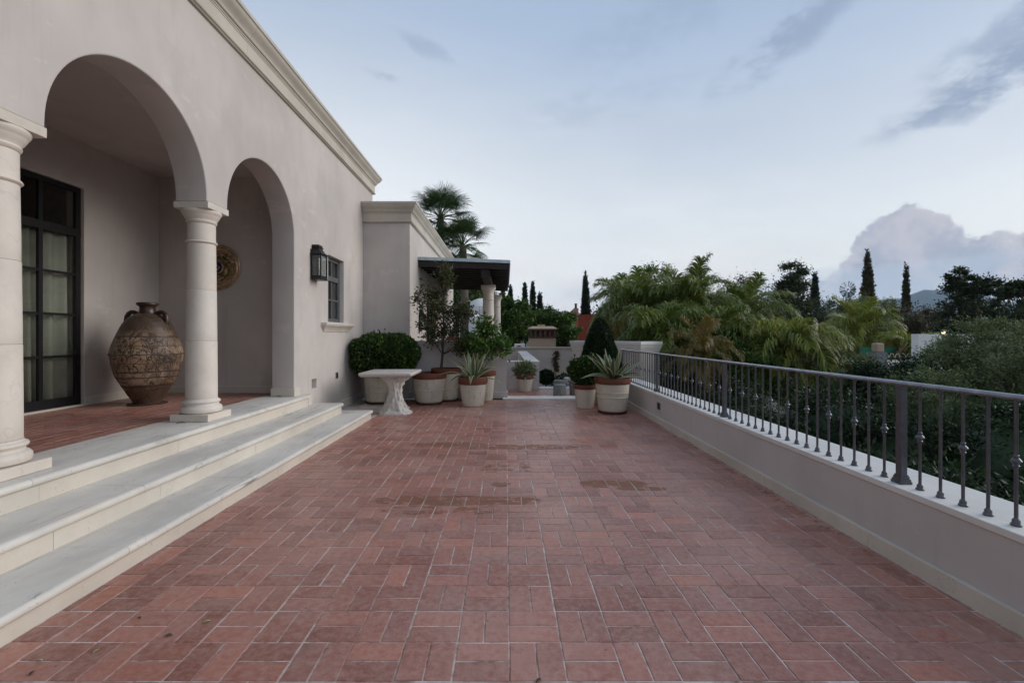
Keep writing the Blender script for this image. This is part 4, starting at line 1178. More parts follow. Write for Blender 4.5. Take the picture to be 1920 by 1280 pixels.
# clipped bush left of the table
t = thing('potted_bush', (-2.66, 9.62, 0), 'wide clipped dark green bush in a white pot against the house corner', 'potted bush')
zs_ = pot(t, -2.66, 9.60, .35, .28, .60, .085, (.33, .52), True)
MB().tube([(-2.66, 9.6, zs_), (-2.64, 9.6, .8)], [.05, .04], 8).build('trunk', M['bark'], t)
blob_leaves((-2.545, 9.60, 1.02), (.66, .55, .40), 13500, .066, .036, 'box', t, shape='box', jit=.09, tuft=46)
# tree pots
t = thing('plant_pot', (-1.63, 9.52, 0), 'wide white pot with a thick terracotta rim just right of the stone table', 'plant pot')
pot(t, -1.60, 9.50, .355, .265, .60, .115, (.42,), True)
t = thing('potted_tree', (-1.36, 9.93, 0), 'tall thin potted tree with small bronze leaves against the low wall', 'potted tree')
zs_ = pot(t, -1.30, 9.93, .33, .25, .66, .10, (.35,), True)
small_tree(t, None, [(-1.42, 9.93, zs_), (-1.385, 9.93, 1.0), (-1.36, 9.93, 1.45), (-1.37, 9.93, 1.9), (-1.35, 9.92, 2.35), (-1.33, 9.92, 2.78)],
           [((-1.42, 9.93, 1.62), (.52, .34, .38), 24), ((-1.60, 9.93, 2.12), (.36, .30, .38), 18), ((-1.33, 9.92, 2.66), (.16, .16, .28), 9), ((-.93, 9.93, 1.98), (.34, .28, .16), 12), ((-1.05, 9.9, 1.22), (.22, .2, .12), 5)], (.075, .034), 'bronze', 3, per=62, spread=.15)
# variegated agave, left
t = thing('potted_agave', (-.67, 9.2, 0), 'cream striped agave in a plain white pot in front of the low wall', 'potted agave', 'potted plants')
zs_ = pot(t, -.67, 9.20, .290, .205, .575, .135)
agave(t, -.67, 9.20, zs_, 19, .68, .046, bendk=.9)
# citrus
t = thing('potted_citrus', (-.50, 9.93, 0), 'glossy green potted citrus tree beside the gap in the low wall', 'potted tree')
zs_ = pot(t, -.505, 9.95, .275, .205, .66, .12)
small_tree(t, None, [(-.57, 9.93, zs_), (-.52, 9.92, .86), (-.47, 9.92, 1.02), (-.45, 9.92, 1.2), (-.46, 9.92, 1.4), (-.44, 9.92, 1.62)],
           [((-.50, 9.92, 1.28), (.46, .30, .30), 24), ((-.42, 9.9, 1.62), (.20, .18, .24), 9), ((-.12, 9.9, 1.17), (.24, .2, .16), 9), ((-.80, 9.9, 1.18), (.2, .2, .12), 5)], (.11, .05), 'citrus', 5, per=38, spread=.15)
# right hand group
t = thing('potted_agave', (2.02, 8.38, 0), 'large cream striped agave in a banded white pot by the railing', 'potted agave', 'potted plants')
zs_ = pot(t, 1.955, 8.38, .325, .250, .60, .105, (.42, .56), True)
agave(t, 1.955, 8.38, zs_, 23, .64, .052, lo=.30, bendk=.8)
t = thing('potted_topiary', (1.54, 8.92, 0), 'round clipped topiary ball in a white pot left of the large agave', 'potted topiary')
zs_ = pot(t, 1.545, 8.93, .225, .165, .46, .085)
MB().tube([(1.545, 8.93, zs_), (1.55, 8.93, .62)], [.03, .025], 8).build('trunk', M['bark'], t)
blob_leaves((1.545, 8.93, .73), (.315, .31, .25), 3600, .056, .031, 'box', t, jit=.08, tuft=18)
t = thing('potted_cone', (2.0, 9.62, 0), 'tall dark cone shaped topiary behind the agave and the round topiary', 'potted topiary')
zs_ = pot(t, 1.99, 9.62, .30, .22, .52, .09)
MB().tube([(1.99, 9.62, zs_), (1.99, 9.62, .7)], [.04, .035], 8).build('trunk', M['bark'], t)
blob_leaves((1.985, 9.62, 1.12), (.49, .48, .67), 14000, .048, .027, 'boxdark', t, shape='cone', jit=.06)
# beyond the threshold
t = thing('potted_agave', (.42, 11.5, 0), 'small grey green agave in a terracotta rimmed pot against the stair wall', 'potted agave', 'potted plants')
zs_ = pot(t, .475, 11.50, .215, .160, .43, .105)
agave(t, .475, 11.50, zs_, 26, .38, .026, ('agave_blue', 'agave_edge'), lo=.2, hi=1.4, bendk=.9)
blob_leaves((.475, 11.5, zs_ + .16), (.24, .22, .17), 700, .14, .022, 'agave_blue' if False else 'olive', t, 'filler_leaves', jit=.35, core=False)
def stool(x, y, r, h, label):
    t = thing('garden_stool', (x, y, 0), label, 'stool', 'concrete stools on the landing')
    MB().lathe([(r * .985, .002), (r, .012), (r * .99, h * .5), (r, h - .012), (r * .98, h)], (x, y, 0), 40, wob=lambda a, z: 1 + .006 * math.sin(a * 9 + z * 30)).build('body', M['concrete'], t, smooth=40)
    MB().lathe([(r * .94, h + .0005), (r * .95, h + .008), (r * .9, h + .014), (.001, h + .015)], (x, y, 0), 40).build('seat', M['concrete'], t, smooth=40)
stool(1.27, 10.78, .155, .245, 'nearer grey concrete drum stool behind the white threshold')
stool(1.33, 11.35, .15, .29, 'farther grey concrete drum stool behind the first one')
t = thing('plant_pot', (1.62, 10.95, 0), 'grey pot half hidden behind the round topiary', 'plant pot')
pot(t, 1.66, 10.95, .17, .13, .34, .05, body_mat='concrete', rim_mat='concrete')
MB().tube([(1.66, 10.95, .25), (1.66, 10.95, .5)], .012, 6).build('stake', M['bark'], t)

# ------------------------------------------------------------------ stone table
tb = thing('stone_table', (-2.12, 8.55, 0), 'carved stone garden table with a trunk shaped leg by the steps', 'table')
ZT2 = .752
slab = MB()
x0, x1, y0, y1 = -2.62, -1.665, 8.03, 9.02
def rrect(ins, z):
    out = []; r = .05
    for cx, cy, a0 in ((x1 - r, y1 - r, 0), (x0 + r, y1 - r, 90), (x0 + r, y0 + r, 180), (x1 - r, y0 + r, 270)):
        for i in range(5):
            a = rad(a0 + i * 22.5); out.append((cx + (r - ins) * math.cos(a), cy + (r - ins) * math.sin(a), z))
    return out
rings = [rrect(.045, ZT2 - .075), rrect(.03, ZT2 - .070), rrect(.012, ZT2 - .050), rrect(.0, ZT2 - .034), rrect(.0, ZT2 - .016), rrect(.008, ZT2 - .003), rrect(.018, ZT2)]
v = [p for r in rings for p in r]; f = []; n_ = 20
for i in range(len(rings) - 1):
    for j in range(n_): k2 = (j + 1) % n_; f.append((i * n_ + j, i * n_ + k2, (i + 1) * n_ + k2, (i + 1) * n_ + j))
f.append(tuple(reversed(range(n_)))); f.append(tuple(range((len(rings) - 1) * n_, len(rings) * n_)))
slab.add(v, f).build('top_slab', M['benchstone'], tb, smooth=40)
def pedestal(cx, cy, seed):
    """carved trunk: irregular foot, furrowed waist, two branches spreading under the slab"""
    seg, nl = 72, 44; v = []; f = []; ht = .6775
    def interp(z, tab):
        for (a, p), (b_, q) in zip(tab, tab[1:]):
            if z <= b_: t_ = (z - a) / (b_ - a); t_ = t_ * t_ * (3 - 2 * t_); return p + (q - p) * t_
        return tab[-1][1]
    RX = [(0, .285), (.035, .280), (.06, .225), (.13, .185), (.22, .135), (.36, .112), (.46, .115), (.55, .155), (.63, .225), (.68, .265)]
    RY = [(0, .205), (.035, .20), (.06, .165), (.14, .13), (.24, .11), (.40, .10), (.55, .115), (.68, .15)]
    for i in range(nl + 1):
        z = ht * i / nl; rx, ry = interp(z, RX), interp(z, RY)
        for j in range(seg):
            a = 2 * PI * j / seg; c_, s_ = math.cos(a), math.sin(a)
            low_ = max(0, 1 - z / .06)
            e = 1 - .45 * low_; cx_, sy_ = math.copysign(abs(c_) ** e, c_), math.copysign(abs(s_) ** e, s_)
            fur = .075 * math.sin(a * 7 + 2.2 * math.sin(z * 8 + seed) + seed) + .05 * math.sin(a * 13 + z * 14 + seed * 2) + .03 * math.sin(a * 23 - z * 37) + .03 * math.sin(z * 60 + a * 4)
            knob = .16 * math.exp(-((a - 3.6) / .25) ** 2 - ((z - .26) / .035) ** 2) + .12 * math.exp(-((a - 5.2) / .3) ** 2 - ((z - .12) / .04) ** 2)
            k_ = 1 + (fur + knob) * (1 - low_ * .8) + .05 * low_ * math.sin(a * 3 + seed)
            notch = -.55 * max(0, (z - .50) / .18) * math.exp(-((abs(c_)) / .35) ** 2)      # the fork
            lean = -.06 * max(0, z - .4)
            v.append((cx + lean + rx * cx_ * k_, cy + ry * sy_ * (k_ + notch), .001 + z))
    for i in range(nl):
        for j in range(seg): k2 = (j + 1) % seg; f.append((i * seg + j, i * seg + k2, (i + 1) * seg + k2, (i + 1) * seg + j))
    f.append(tuple(reversed(range(seg)))); f.append(tuple(range(nl * seg, (nl + 1) * seg)))
    MB().add(v, f).build('pedestal', M['benchstone'], tb, smooth=60)
pedestal(-2.02, 8.32, 1); pedestal(-2.14, 8.76, 4)

# ================================================================== stair wall, far walls, chimney
sw = thing('stair_wall', (.5, 12.2, 0), 'low grey wall with white coping enclosing the stairwell beyond the terrace', 'wall')
MB().box(.03, .876, 12.04, 12.38, -.01, .70).build('front_wall', M['plaster_grey'], sw)
MB().box(.515, .876, 12.381, 19.7, -1.05, .70).build('side_wall', M['plaster_grey'], sw)
MB().box(.02, .886, 12.03, 12.38, .7005, .738).build('coping_stone', M['coping'], sw, bevel=(.004, 1))
for a, b_ in ((12.382, 14.8), (14.802, 17.2), (17.202, 19.7)): MB().box(.507, .886, a, b_, .7005, .738).build('coping_stone', M['coping'], sw, bevel=(.004, 1))
bw = thing('court_wall', (1.2, 20, -1), 'long pale wall with thin coping behind the lower court', 'wall')
MB().box(-.6, 4.6, 20.0, 20.3, GZ, .85).build('body', M['plaster'], bw)
MB().box(-.65, 4.65, 19.94, 20.36, .8505, .905).build('coping', M['cornice'], bw)
vn = thing('dry_vine', (2.18, 19.97, .0), 'patch of dry brown vine hanging on the pale court wall', 'vine')
P = np.stack([2.18 + RNG.normal(0, .055, 260) + .05 * np.sin(np.linspace(0, 9, 260)), 19.95 + RNG.normal(0, .02, 260), np.linspace(-.15, .72, 260)], 1)
V, Fs = leaf_arrays(P, RNG.normal(0, 1, (260, 3)) + np.array([0, -.4, -.3]), .10, .06)
np_mesh('foliage', V, Fs, M['vine'], vn)
MB().tube([(2.15, 19.97, -.6), (2.2, 19.97, 0), (2.16, 19.97, .75)], .012, 6).build('stem', M['bark'], vn)
# court plants
def court_plant(x, y, r, z, label, mat, potmat):
    t = thing('potted_topiary', (x, y, -1.05), label, 'potted topiary', 'court plants')
    pot(t, x, y, .24, .18, .42, .08, body_mat=potmat, rim_mat=potmat, z0=-1.05)
    MB().tube([(x, y, -.7), (x, y, z)], .03, 8).build('trunk', M['bark'], t)
    blob_leaves((x, y, z), (r, r, r * .9), 1300, .075, .04, mat, t, jit=.1)
court_plant(1.40, 16.0, .27, -.05, 'small clipped ball on a stem just right of the stair wall', 'boxdark', 'terracotta')
court_plant(1.43, 14.6, .25, -.48, 'low clipped ball at the foot of the stair wall', 'boxdark', 'terracotta')
court_plant(2.15, 17.0, .42, -.42, 'low dark bush in the court behind the stools', 'boxdark', 'terracotta')
t = thing('white_bird_bath', (2.16, 14.4, -1.05), 'small white stone bowl on a post behind the round topiary', 'bird bath')
MB().lathe([(.16, -1.04), (.15, -1.0), (.07, -.95), (.06, -.2), (.09, -.12), (.17, .02), (.18, .07), (.15, .09), (.10, .04)], (2.0, 14.4, 0), 28).build('bowl', M['white'], t, smooth=40)

# stone block wall with cornice at the right end of the landing
cwall = thing('corniced_wall', (2.6, 11.9, 0), 'pale stone wall with a moulded cornice behind the cone topiary', 'wall')
pa = (1.93, 13.3); pb2 = (3.36, 10.95)
MB().sweep([pa, (3.25, 11.05), (3.9, 11.6)], [(-.25, GZ), (0, GZ), (0, 1.02), (-.25, 1.02)]).build('body', M['plaster'], cwall)
cp = [(-.28, 1.00), (.012, 1.00), (.02, 1.02), (.03, 1.06), (.055, 1.10), (.075, 1.15), (.085, 1.19), (.10, 1.195), (.10, 1.265), (-.28, 1.265)]
MB().sweep([pa, (2.55, 12.238)], cp).build('cornice_stone', M['coping'], cwall, smooth=30)
MB().sweep([(2.552, 12.235), (3.25, 11.05), (3.9, 11.6)], cp).build('cornice_stone', M['coping'], cwall, smooth=30)

# chimney on the far roof
ch = thing('roof_chimney', (1.75, 22.5, .6), 'tan chimney with a brown grilled hood behind the court wall', 'chimney')
cx0, cx1, cy0, cy1 = 1.14, 2.40, 22.0, 23.2
MB().box(cx0, cx1, cy0, cy1, GZ, 1.28).build('stack', M['tanwall'], ch)
MB().box(cx0 - .04, cx1 + .04, cy0 - .04, cy1 + .04, 1.2805, 1.34).build('collar', M['brownmetal'], ch)
m = MB()
for x in np.linspace(cx0, cx1 - .09, 6):
    m = MB().box(x, x + .09, cy0, cy0 + .06, 1.3405, 1.66); m.build('hood_bar', M['brownmetal'], ch)
    MB().box(x, x + .09, cy1 - .06, cy1, 1.3405, 1.66).build('hood_bar', M['brownmetal'], ch)
MB().box(cx0 + .25, cx1 - .25, cy0 + .3, cy1 - .3, 1.3405, 1.60).build('flue', M['brownmetal'], ch)
MB().box(cx0 - .05, cx1 + .05, cy0 - .05, cy1 + .05, 1.6605, 1.735).build('hood_band', M['brownmetal'], ch)
v = [(cx0 - .08, cy0 - .08, 1.736), (cx1 + .08, cy0 - .08, 1.736), (cx1 + .08, cy1 + .08, 1.736), (cx0 - .08, cy1 + .08, 1.736), (cx0 + .12, cy0 + .12, 1.86), (cx1 - .12, cy0 + .12, 1.86), (cx1 - .12, cy1 - .12, 1.86), (cx0 + .12, cy1 - .12, 1.86)]
MB().add(v, [(3, 2, 1, 0), (4, 5, 6, 7), (0, 1, 5, 4), (1, 2, 6, 5), (2, 3, 7, 6), (3, 0, 4, 7)]).build('hood_roof', M['tanwall'], ch)
MB().box(1.56, 1.92, 22.4, 22.8, 1.8605, 1.95).build('hood_cap', M['tanwall'], ch)
ac = thing('air_conditioner', (.6, 21.5, .75), 'white air conditioner box just above the court wall', 'air conditioner')
MB().box(.39, .88, 21.4, 21.75, .55, 1.02).build('case', M['white'], ac, bevel=(.02, 2))
MB().lathe([(.16, .0), (.16, .01), (.02, .012)], (0, 0, 0), 24).v
fm = MB().lathe([(.15, 0), (.15, .008), (.001, .01)], (0, 0, 0), 24); fm.v = [(.60 + a, 21.399 - c, .79 + b_) for a, b_, c in fm.v]; fm.build('fan_grille', M['black'], ac)

# ================================================================== pergola
pg = thing('pergola', (-1.05, 13.8, 0), 'dark timber pergola roof with zinc edge on stone columns', 'pergola')
def rz_(x): return 3.33 - (x - XG) * .036
XP0, XP1, YP0, YP1 = XG + .003, .075, 11.2, 17.0
def slope_box(x0, x1, y0, y1, zlo, zhi, name, mat):
    v = [(x0, y0, rz_(x0) + zlo), (x1, y0, rz_(x1) + zlo), (x1, y1, rz_(x1) + zlo), (x0, y1, rz_(x0) + zlo), (x0, y0, rz_(x0) + zhi), (x1, y0, rz_(x1) + zhi), (x1, y1, rz_(x1) + zhi), (x0, y1, rz_(x0) + zhi)]
    return MB().add(v, [(3, 2, 1, 0), (4, 5, 6, 7), (0, 1, 5, 4), (1, 2, 6, 5), (2, 3, 7, 6), (3, 0, 4, 7)]).build(name, M[mat], pg)
slope_box(XP0, XP1, YP0, YP1, -.03, -.005, 'roof_sheet', 'darkwood')
slope_box(XP0 - .0, XP1 + .03, YP0 - .02, YP0 - .002, -.06, .012, 'flashing', 'zinc'); slope_box(XP1 + .001, XP1 + .03, YP0 - .001, YP1, -.06, .012, 'flashing', 'zinc')
slope_box(XP0, XP1, YP0 - .02, YP1, .0125, .018, 'flashing', 'zinc')
y = YP0 + .02
while y < YP1:
    slope_box(XP0, XP1 - .01, y, y + .09, -.21, -.0305, 'joist', 'darkwood'); y += .42
slope_box(-.62, -.42, YP0 + .10, YP1, -.40, -.2105, 'beam', 'darkwood')
for x, y in ((-.515, 13.2), (-.36, 16.4)):
    c = column(x, y, 0.0, 2.862, pg)
MB().box(-.60, -.40, YP0 + .3, 13.9, 2.8625, 2.97).build('bolster', M['darkwood'], pg)
# long dark posts and furniture in the pergola shade
rt = thing('rounded_bench_back', (-1.2, 12.2, 0), 'rounded orange clay bench back showing above the low wall', 'bench')
a_ = []; 
m = MB(); v = []; f = []; n_ = 16
for i in range(n_ + 1):
    t_ = i / n_; xx = -1.62 + .55 * t_; zt = 1.42 - .22 * abs(2 * t_ - .7) ** 2.0
    for yy, zz in ((12.2, 0), (12.2, zt), (12.32, zt), (12.32, 0)): v.append((xx, yy, zz))
for i in range(n_):
    for j in range(4): k2 = (j + 1) % 4; f.append((i * 4 + j, i * 4 + k2, i * 4 + 4 + k2, i * 4 + 4 + j))
f += [(0, 1, 2, 3), (n_ * 4 + 3, n_ * 4 + 2, n_ * 4 + 1, n_ * 4)]
MB().add(v, f).build('back', M['terracotta'], rt); MB().box(-1.62, -1.07, 12.325, 12.8, 0, .45).build('seat', M['terracotta'], rt)

# white house beyond
wh = thing('white_house', (-1.5, 31, GZ), 'white house with a small dome and lattice balcony beyond the pergola', 'house')
def wbox(a, b_, c, d, e, f_, name, mat, par=wh): return MB().box(a, b_, c, d, e, f_).build(name, M[mat], par)
wbox(-3.2, -.25, 31.0, 36.0, GZ, 2.55, 'wall', 'white')
wbox(-1.9, -.35, 31.6, 36.0, 2.551, 3.25, 'upper_wall', 'white')
MB().lathe([(1.25 * math.cos(a), 1.1 * math.sin(a)) for a in [i * PI / 2 / 10 for i in range(10)]] + [(.001, 1.1)], (-1.75, 33.0, 3.0), 32).build('dome', M['white'], wh, smooth=60)
wbox(-2.95, -2.75, 31.02, 31.2, 2.551, 3.7, 'pillar', 'white'); wbox(-.9, -.6, 31.0, 31.3, 2.551, 4.4, 'pillar', 'white')
for q in range(34):
    x = -2.74 + q * .054
    wbox(x, x + .026, 31.05, 31.08, 2.62, 3.35, 'lattice_bar', 'pinkwall' if q % 17 == 0 else 'white')
wbox(-2.74, -.92, 31.04, 31.09, 3.351, 3.41, 'lattice_rail', 'white'); wbox(-2.74, -.92, 31.04, 31.09, 2.56, 2.619, 'lattice_rail', 'white')
w1 = wbox(-1.55, -1.05, 30.97, 31.0, .9, 2.1, 'window', 'black'); wbox(-1.62, -.98, 30.93, 30.999, 2.101, 2.2, 'lintel', 'cornice', w1)
w2 = wbox(-2.55, -2.1, 30.97, 31.0, .6, 1.6, 'window', 'black')
dm = MB().lathe([(.14, 0), (.14, .02), (.001, .021)], (0, 0, 0), 20); dm.v = [(-.05 - .55 + a, 30.985 - c, 2.9 - .5 + b_) for a, b_, c in dm.v]; dm.build('round_vent', M['black'], wh)

# red wall, pink chimney
rw = thing('red_wall', (5.8, 32, GZ), 'dark red rendered wall of a neighbouring house behind the cone topiary', 'wall')
MB().box(5.05, 9.5, 32.0, 32.4, GZ, 2.82).build('body', M['redwall'], rw); MB().box(5.02, 9.5, 31.96, 32.44, 2.8205, 2.87).build('coping', M['redwall'], rw)
pc = thing('pink_chimney', (5.1, 34, GZ), 'thin pink chimney with dark pot beside the red wall', 'chimney')
MB().box(5.06, 5.40, 34, 34.35, GZ, 3.45).build('stack', M['pinkwall'], pc); MB().lathe([(.09, 3.4505), (.08, 3.7), (.11, 3.72), (.10, 3.8)], (5.23, 34.17, 0), 16).build('pot', M['black'], pc, smooth=40)

# ================================================================== trees
def broad_tree(name, label, cat, base, crowns, mat, leaf, seed, trunk_r=.14, group=None, twig=True, core=.0):
    """crowns: [(center, radii, clusters, leaves per cluster, cluster radius)]"""
    rs = np.random.default_rng(seed)
    t = thing(name, base, label, cat, group)
    tr = MB(); b0 = Vector(base)
    top_ = Vector(crowns[0][0]); fork = b0.lerp(top_, .55)
    tr.tube([b0, b0.lerp(fork, .5) + Vector((rs.uniform(-.15, .15), rs.uniform(-.15, .15), 0)), fork], [trunk_r, trunk_r * .8, trunk_r * .65], 9)
    Ps = []; Ds = []; parts = []
    for (c, R, k_, per, cr) in crowns:
        c = np.array(c); R = np.array(R)
        d = nrm(rs.normal(size=(k_, 3))); rr = rs.uniform(.35, 1.0, k_) ** .5
        C = c + d * R * rr[:, None]
        for i in range(k_):
            if twig and i % 2 == 0:
                q = Vector(C[i]); mid = fork.lerp(q, .55) + Vector((rs.uniform(-.2, .2), rs.uniform(-.2, .2), rs.uniform(0, .3)))
                tr.tube([fork, mid, q], [trunk_r * .35, trunk_r * .18, trunk_r * .05], 5)
            n = int(per * rs.uniform(.6, 1.3)); o = nrm(rs.normal(size=(n, 3))) * (np.abs(rs.normal(0, .6, n)) * cr)[:, None]
            o[:, 2] *= .75
            Ps.append(C[i] + o); Ds.append(nrm(o) + rs.normal(0, .6, (n, 3)) + np.array([0, 0, .25]))
        if core: parts.append(ico(c, R * core, 3, .12))
    tr.build('trunk', M['bark'], t, smooth=60)
    P = np.concatenate(Ps); D = np.concatenate(Ds)
    parts.append(leaf_arrays(P, D, leaf[0] * rs.uniform(.7, 1.3, len(P)), leaf[1] * rs.uniform(.7, 1.3, len(P))))
    V, Fs = join_arrays(parts)
    np_mesh('crown', V, Fs, M[mat], t)
    return t

def frond_mesh(name, L, e0, bend, seed, mat, dens=66, ll=1.05):
    rs = np.random.default_rng(seed)
    m = MB(); pts_ = []; ang = e0; x = z = 0.0; n = 18; tang = []
    for i in range(n + 1):
        pts_.append(Vector((x, 0.06 * math.sin(i * .4 + seed), z))); tang.append(ang)
        x += math.cos(ang) * L / n; z += math.sin(ang) * L / n; ang -= bend / n * (0.35 + 1.3 * i / n)
    m.tube(pts_, [.030 * (1 - .85 * i / n) + .004 for i in range(n + 1)], 5)
    v = []; f = []
    for q in range(dens):
        s = .12 + .88 * (q + .5) / dens; k_ = s * n; i = min(int(k_), n - 1); fr_ = k_ - i
        p = pts_[i].lerp(pts_[i + 1], fr_); a = tang[i] + (tang[i + 1] - tang[i]) * fr_
        T = Vector((math.cos(a), 0, math.sin(a))); U = Vector((-math.sin(a), 0, math.cos(a)))
        l = ll * (math.sin(PI * min(1, (.20 + .74 * s))) ** .6) * rs.uniform(.8, 1.15)
        for sg in (-1, 1):
            d = (Vector((0, sg, 0)) * rs.uniform(.45, 1.0) + T * rs.uniform(.45, .9) + U * rs.uniform(.1, .95)).normalized()
            w = .027 * rs.uniform(.8, 1.2)
            g = Vector((0, 0, -1)); pp = p.copy(); dd = d.copy(); o = len(v)
            sd_ = d.cross(U + Vector((0, .3 * sg, 0))).normalized() * w
            for j, (sl, gr, wk) in enumerate(((0, 0, .55), (.30, .25, 1.0), (.22, .75, .95), (.20, 1.2, .75), (.28, 0, 0))):
                pp = pp + dd * l * sl
                if j < 4: v += [pp - sd_ * wk, pp + sd_ * wk]
                else: v.append(pp)
                dd = (dd + g * gr * rs.uniform(.75, 1.2)).normalized()
            f += [(o, o + 1, o + 3, o + 2), (o + 2, o + 3, o + 5, o + 4), (o + 4, o + 5, o + 7, o + 6), (o + 6, o + 7, o + 8)]
    m.add(v, f)
    return m.mesh(name, M[mat], recalc=False)
FR = {}
def fronds(mat):
    if mat not in FR:
        FR[mat] = [frond_mesh('frond', 3.0, e, b_, 10 + i, mat) for i, (e, b_) in enumerate(((1.38, .75), (1.2, 1.5), (1.0, 2.0), (.8, 2.2), (.5, 2.2), (.2, 1.9), (-.2, 1.4), (-.7, .8)))]
    return FR[mat]
def feather_palm(label, top, n, scale, mat, seed, group='feather palms beyond the railing', lo=0, extra=None, yaw0=0):
    rs = random.Random(seed)
    t = thing('feather_palm', (top[0], top[1], GZ), label, 'palm tree', group)
    tp = Vector(top)
    tr = MB(); tr.tube([Vector((tp.x + .1, tp.y, GZ)), Vector((tp.x + .03, tp.y, (GZ + tp.z) / 2)), tp + Vector((0, 0, .1))], [.19, .16, .13], 12); tr.build('trunk', M['palmbark'], t, smooth=60)
    ms = fronds(mat)
    for i in range(n):
        k_ = int(lo + (len(ms) - lo) * (i / n)); me = ms[min(k_, len(ms) - 1)]
        if extra and k_ >= 5 and rs.random() < .7: me = fronds(extra)[min(k_, 7)]
        o = link(bpy.data.objects.new('frond', me)); o.parent = t
        o.location = tp - Vector(t.location) + Vector((0, 0, rs.uniform(-.1, .15)))
        o.rotation_euler = (rs.uniform(-.12, .12), rs.uniform(-.12, .12), yaw0 + i * 2.39996 + rs.uniform(-.3, .3)); s_ = scale * rs.uniform(.85, 1.12); o.scale = (s_, s_, s_)
    return t
feather_palm('dense feather palm left of the tallest palm, above the corniced wall', at(1192, 597, 17.5), 46, .68, 'palm', 1, extra='palm_yellow')
feather_palm('tallest feather palm with upright central fronds beyond the railing', at(1288, 597, 16.0), 48, .68, 'palm', 2)
feather_palm('feather palm with one high arching frond right of the tallest palm', at(1395, 612, 16.5), 36, .62, 'palm', 3)
feather_palm('light green feather palm with arching fronds above the middle of the railing', at(1478, 652, 13.0), 36, .56, 'palm_light', 4, lo=2)
feather_palm('small yellow brown palm sprouting just above the railing', at(1312, 672, 11.5), 24, .34, 'palm_yellow', 5)
feather_palm('yellow green feather palm below the tall vine covered cypress', at(1612, 632, 21.0), 34, .68, 'palm_light', 6)
feather_palm('drooping brownish feather palm in front of the white garden wall', at(1705, 648, 18.6), 26, .56, 'palm_light', 7, lo=3, extra='palm_yellow')
feather_palm('feather palm low behind the cone topiary', at(1240, 640, 14.0), 34, .60, 'palm', 8, lo=1)
feather_palm('feather palm in the thicket between the tall palms', at(1345, 640, 14.5), 32, .60, 'palm', 9, lo=1)
feather_palm('feather palm rising left behind the tall palms', at(1172, 585, 20.5), 30, .60, 'palm', 10)

# fan palm behind the wing
def fan_leaf_mesh(elev, seed):
    rs = random.Random(seed); m = MB(); L = 1.15
    ang = elev; pts_ = [Vector((0, 0, 0))]
    for i in range(6):
        pts_.append(pts_[-1] + Vector((math.cos(ang), 0, math.sin(ang))) * L / 6); ang -= .10
    m.tube(pts_, [.03, .026, .022, .02, .018, .016, .014], 5)
    c = pts_[-1]; T = Vector((math.cos(ang), 0, math.sin(ang))); U = Vector((-math.sin(ang), 0, math.cos(ang))); S = Vector((0, 1, 0))
    v = []; f = []; nb_ = 34
    for i in range(nb_):
        a = rad(-128 + 256 * i / (nb_ - 1)); d = (T * math.cos(a) + S * math.sin(a) + U * .16 * math.cos(a)).normalized()
        l = 1.0 * (1 - .25 * abs(a) / 2.3) * rs.uniform(.9, 1.08); sd_ = d.cross(U).normalized()
        p1 = c + d * l * .55 + U * .02; g = Vector((0, 0, -1)); d2 = (d + g * rs.uniform(.05, .45)).normalized(); p2 = p1 + d2 * l * .28; d3 = (d2 + g * rs.uniform(.1, 1.3)).normalized(); p3 = p2 + d3 * l * .22
        w = .021; o = len(v)
        v += [c - sd_ * .006, c + sd_ * .006, p1 - sd_ * w, p1 + sd_ * w, p2 - sd_ * w * .55, p2 + sd_ * w * .55, p3]
        f += [(o, o + 1, o + 3, o + 2), (o + 2, o + 3, o + 5, o + 4), (o + 4, o + 5, o + 6)]
    m.add(v, f); return m.mesh('fan_leaf', M['fan'], recalc=False)
fan_ms = [fan_leaf_mesh(e, i) for i, e in enumerate((1.5, 1.35, 1.15, .95, .7, .4, .05, -.4, -.9))]
def fan_palm(label, top, n, sc_, seed):
    rs = random.Random(seed); tp = Vector(top)
    t = thing('fan_palm', (tp.x, tp.y, GZ), label, 'palm tree', 'fan palms behind the wing')
    MB().tube([(tp.x, tp.y, GZ), (tp.x + .1, tp.y, tp.z * .5), tp], [.28, .22, .2], 12).build('trunk', M['palmbark'], t, smooth=60)
    for i in range(n):
        me = fan_ms[min(len(fan_ms) - 1, int(len(fan_ms) * i / n))]
        o = link(bpy.data.objects.new('fan_leaf', me)); o.parent = t; o.location = tp - Vector(t.location); o.rotation_euler = (rs.uniform(-.15, .15), rs.uniform(-.15, .15), i * 2.39996 + rs.uniform(-.3, .3)); s_ = sc_ * rs.uniform(.85, 1.12); o.scale = (s_, s_, s_)
fan_palm('taller fan palm rising behind the wing cornice', at(826, 412, 26), 44, 1.08, 1)
fan_palm('lower fan palm above the pergola roof', at(868, 462, 25), 34, .94, 2)

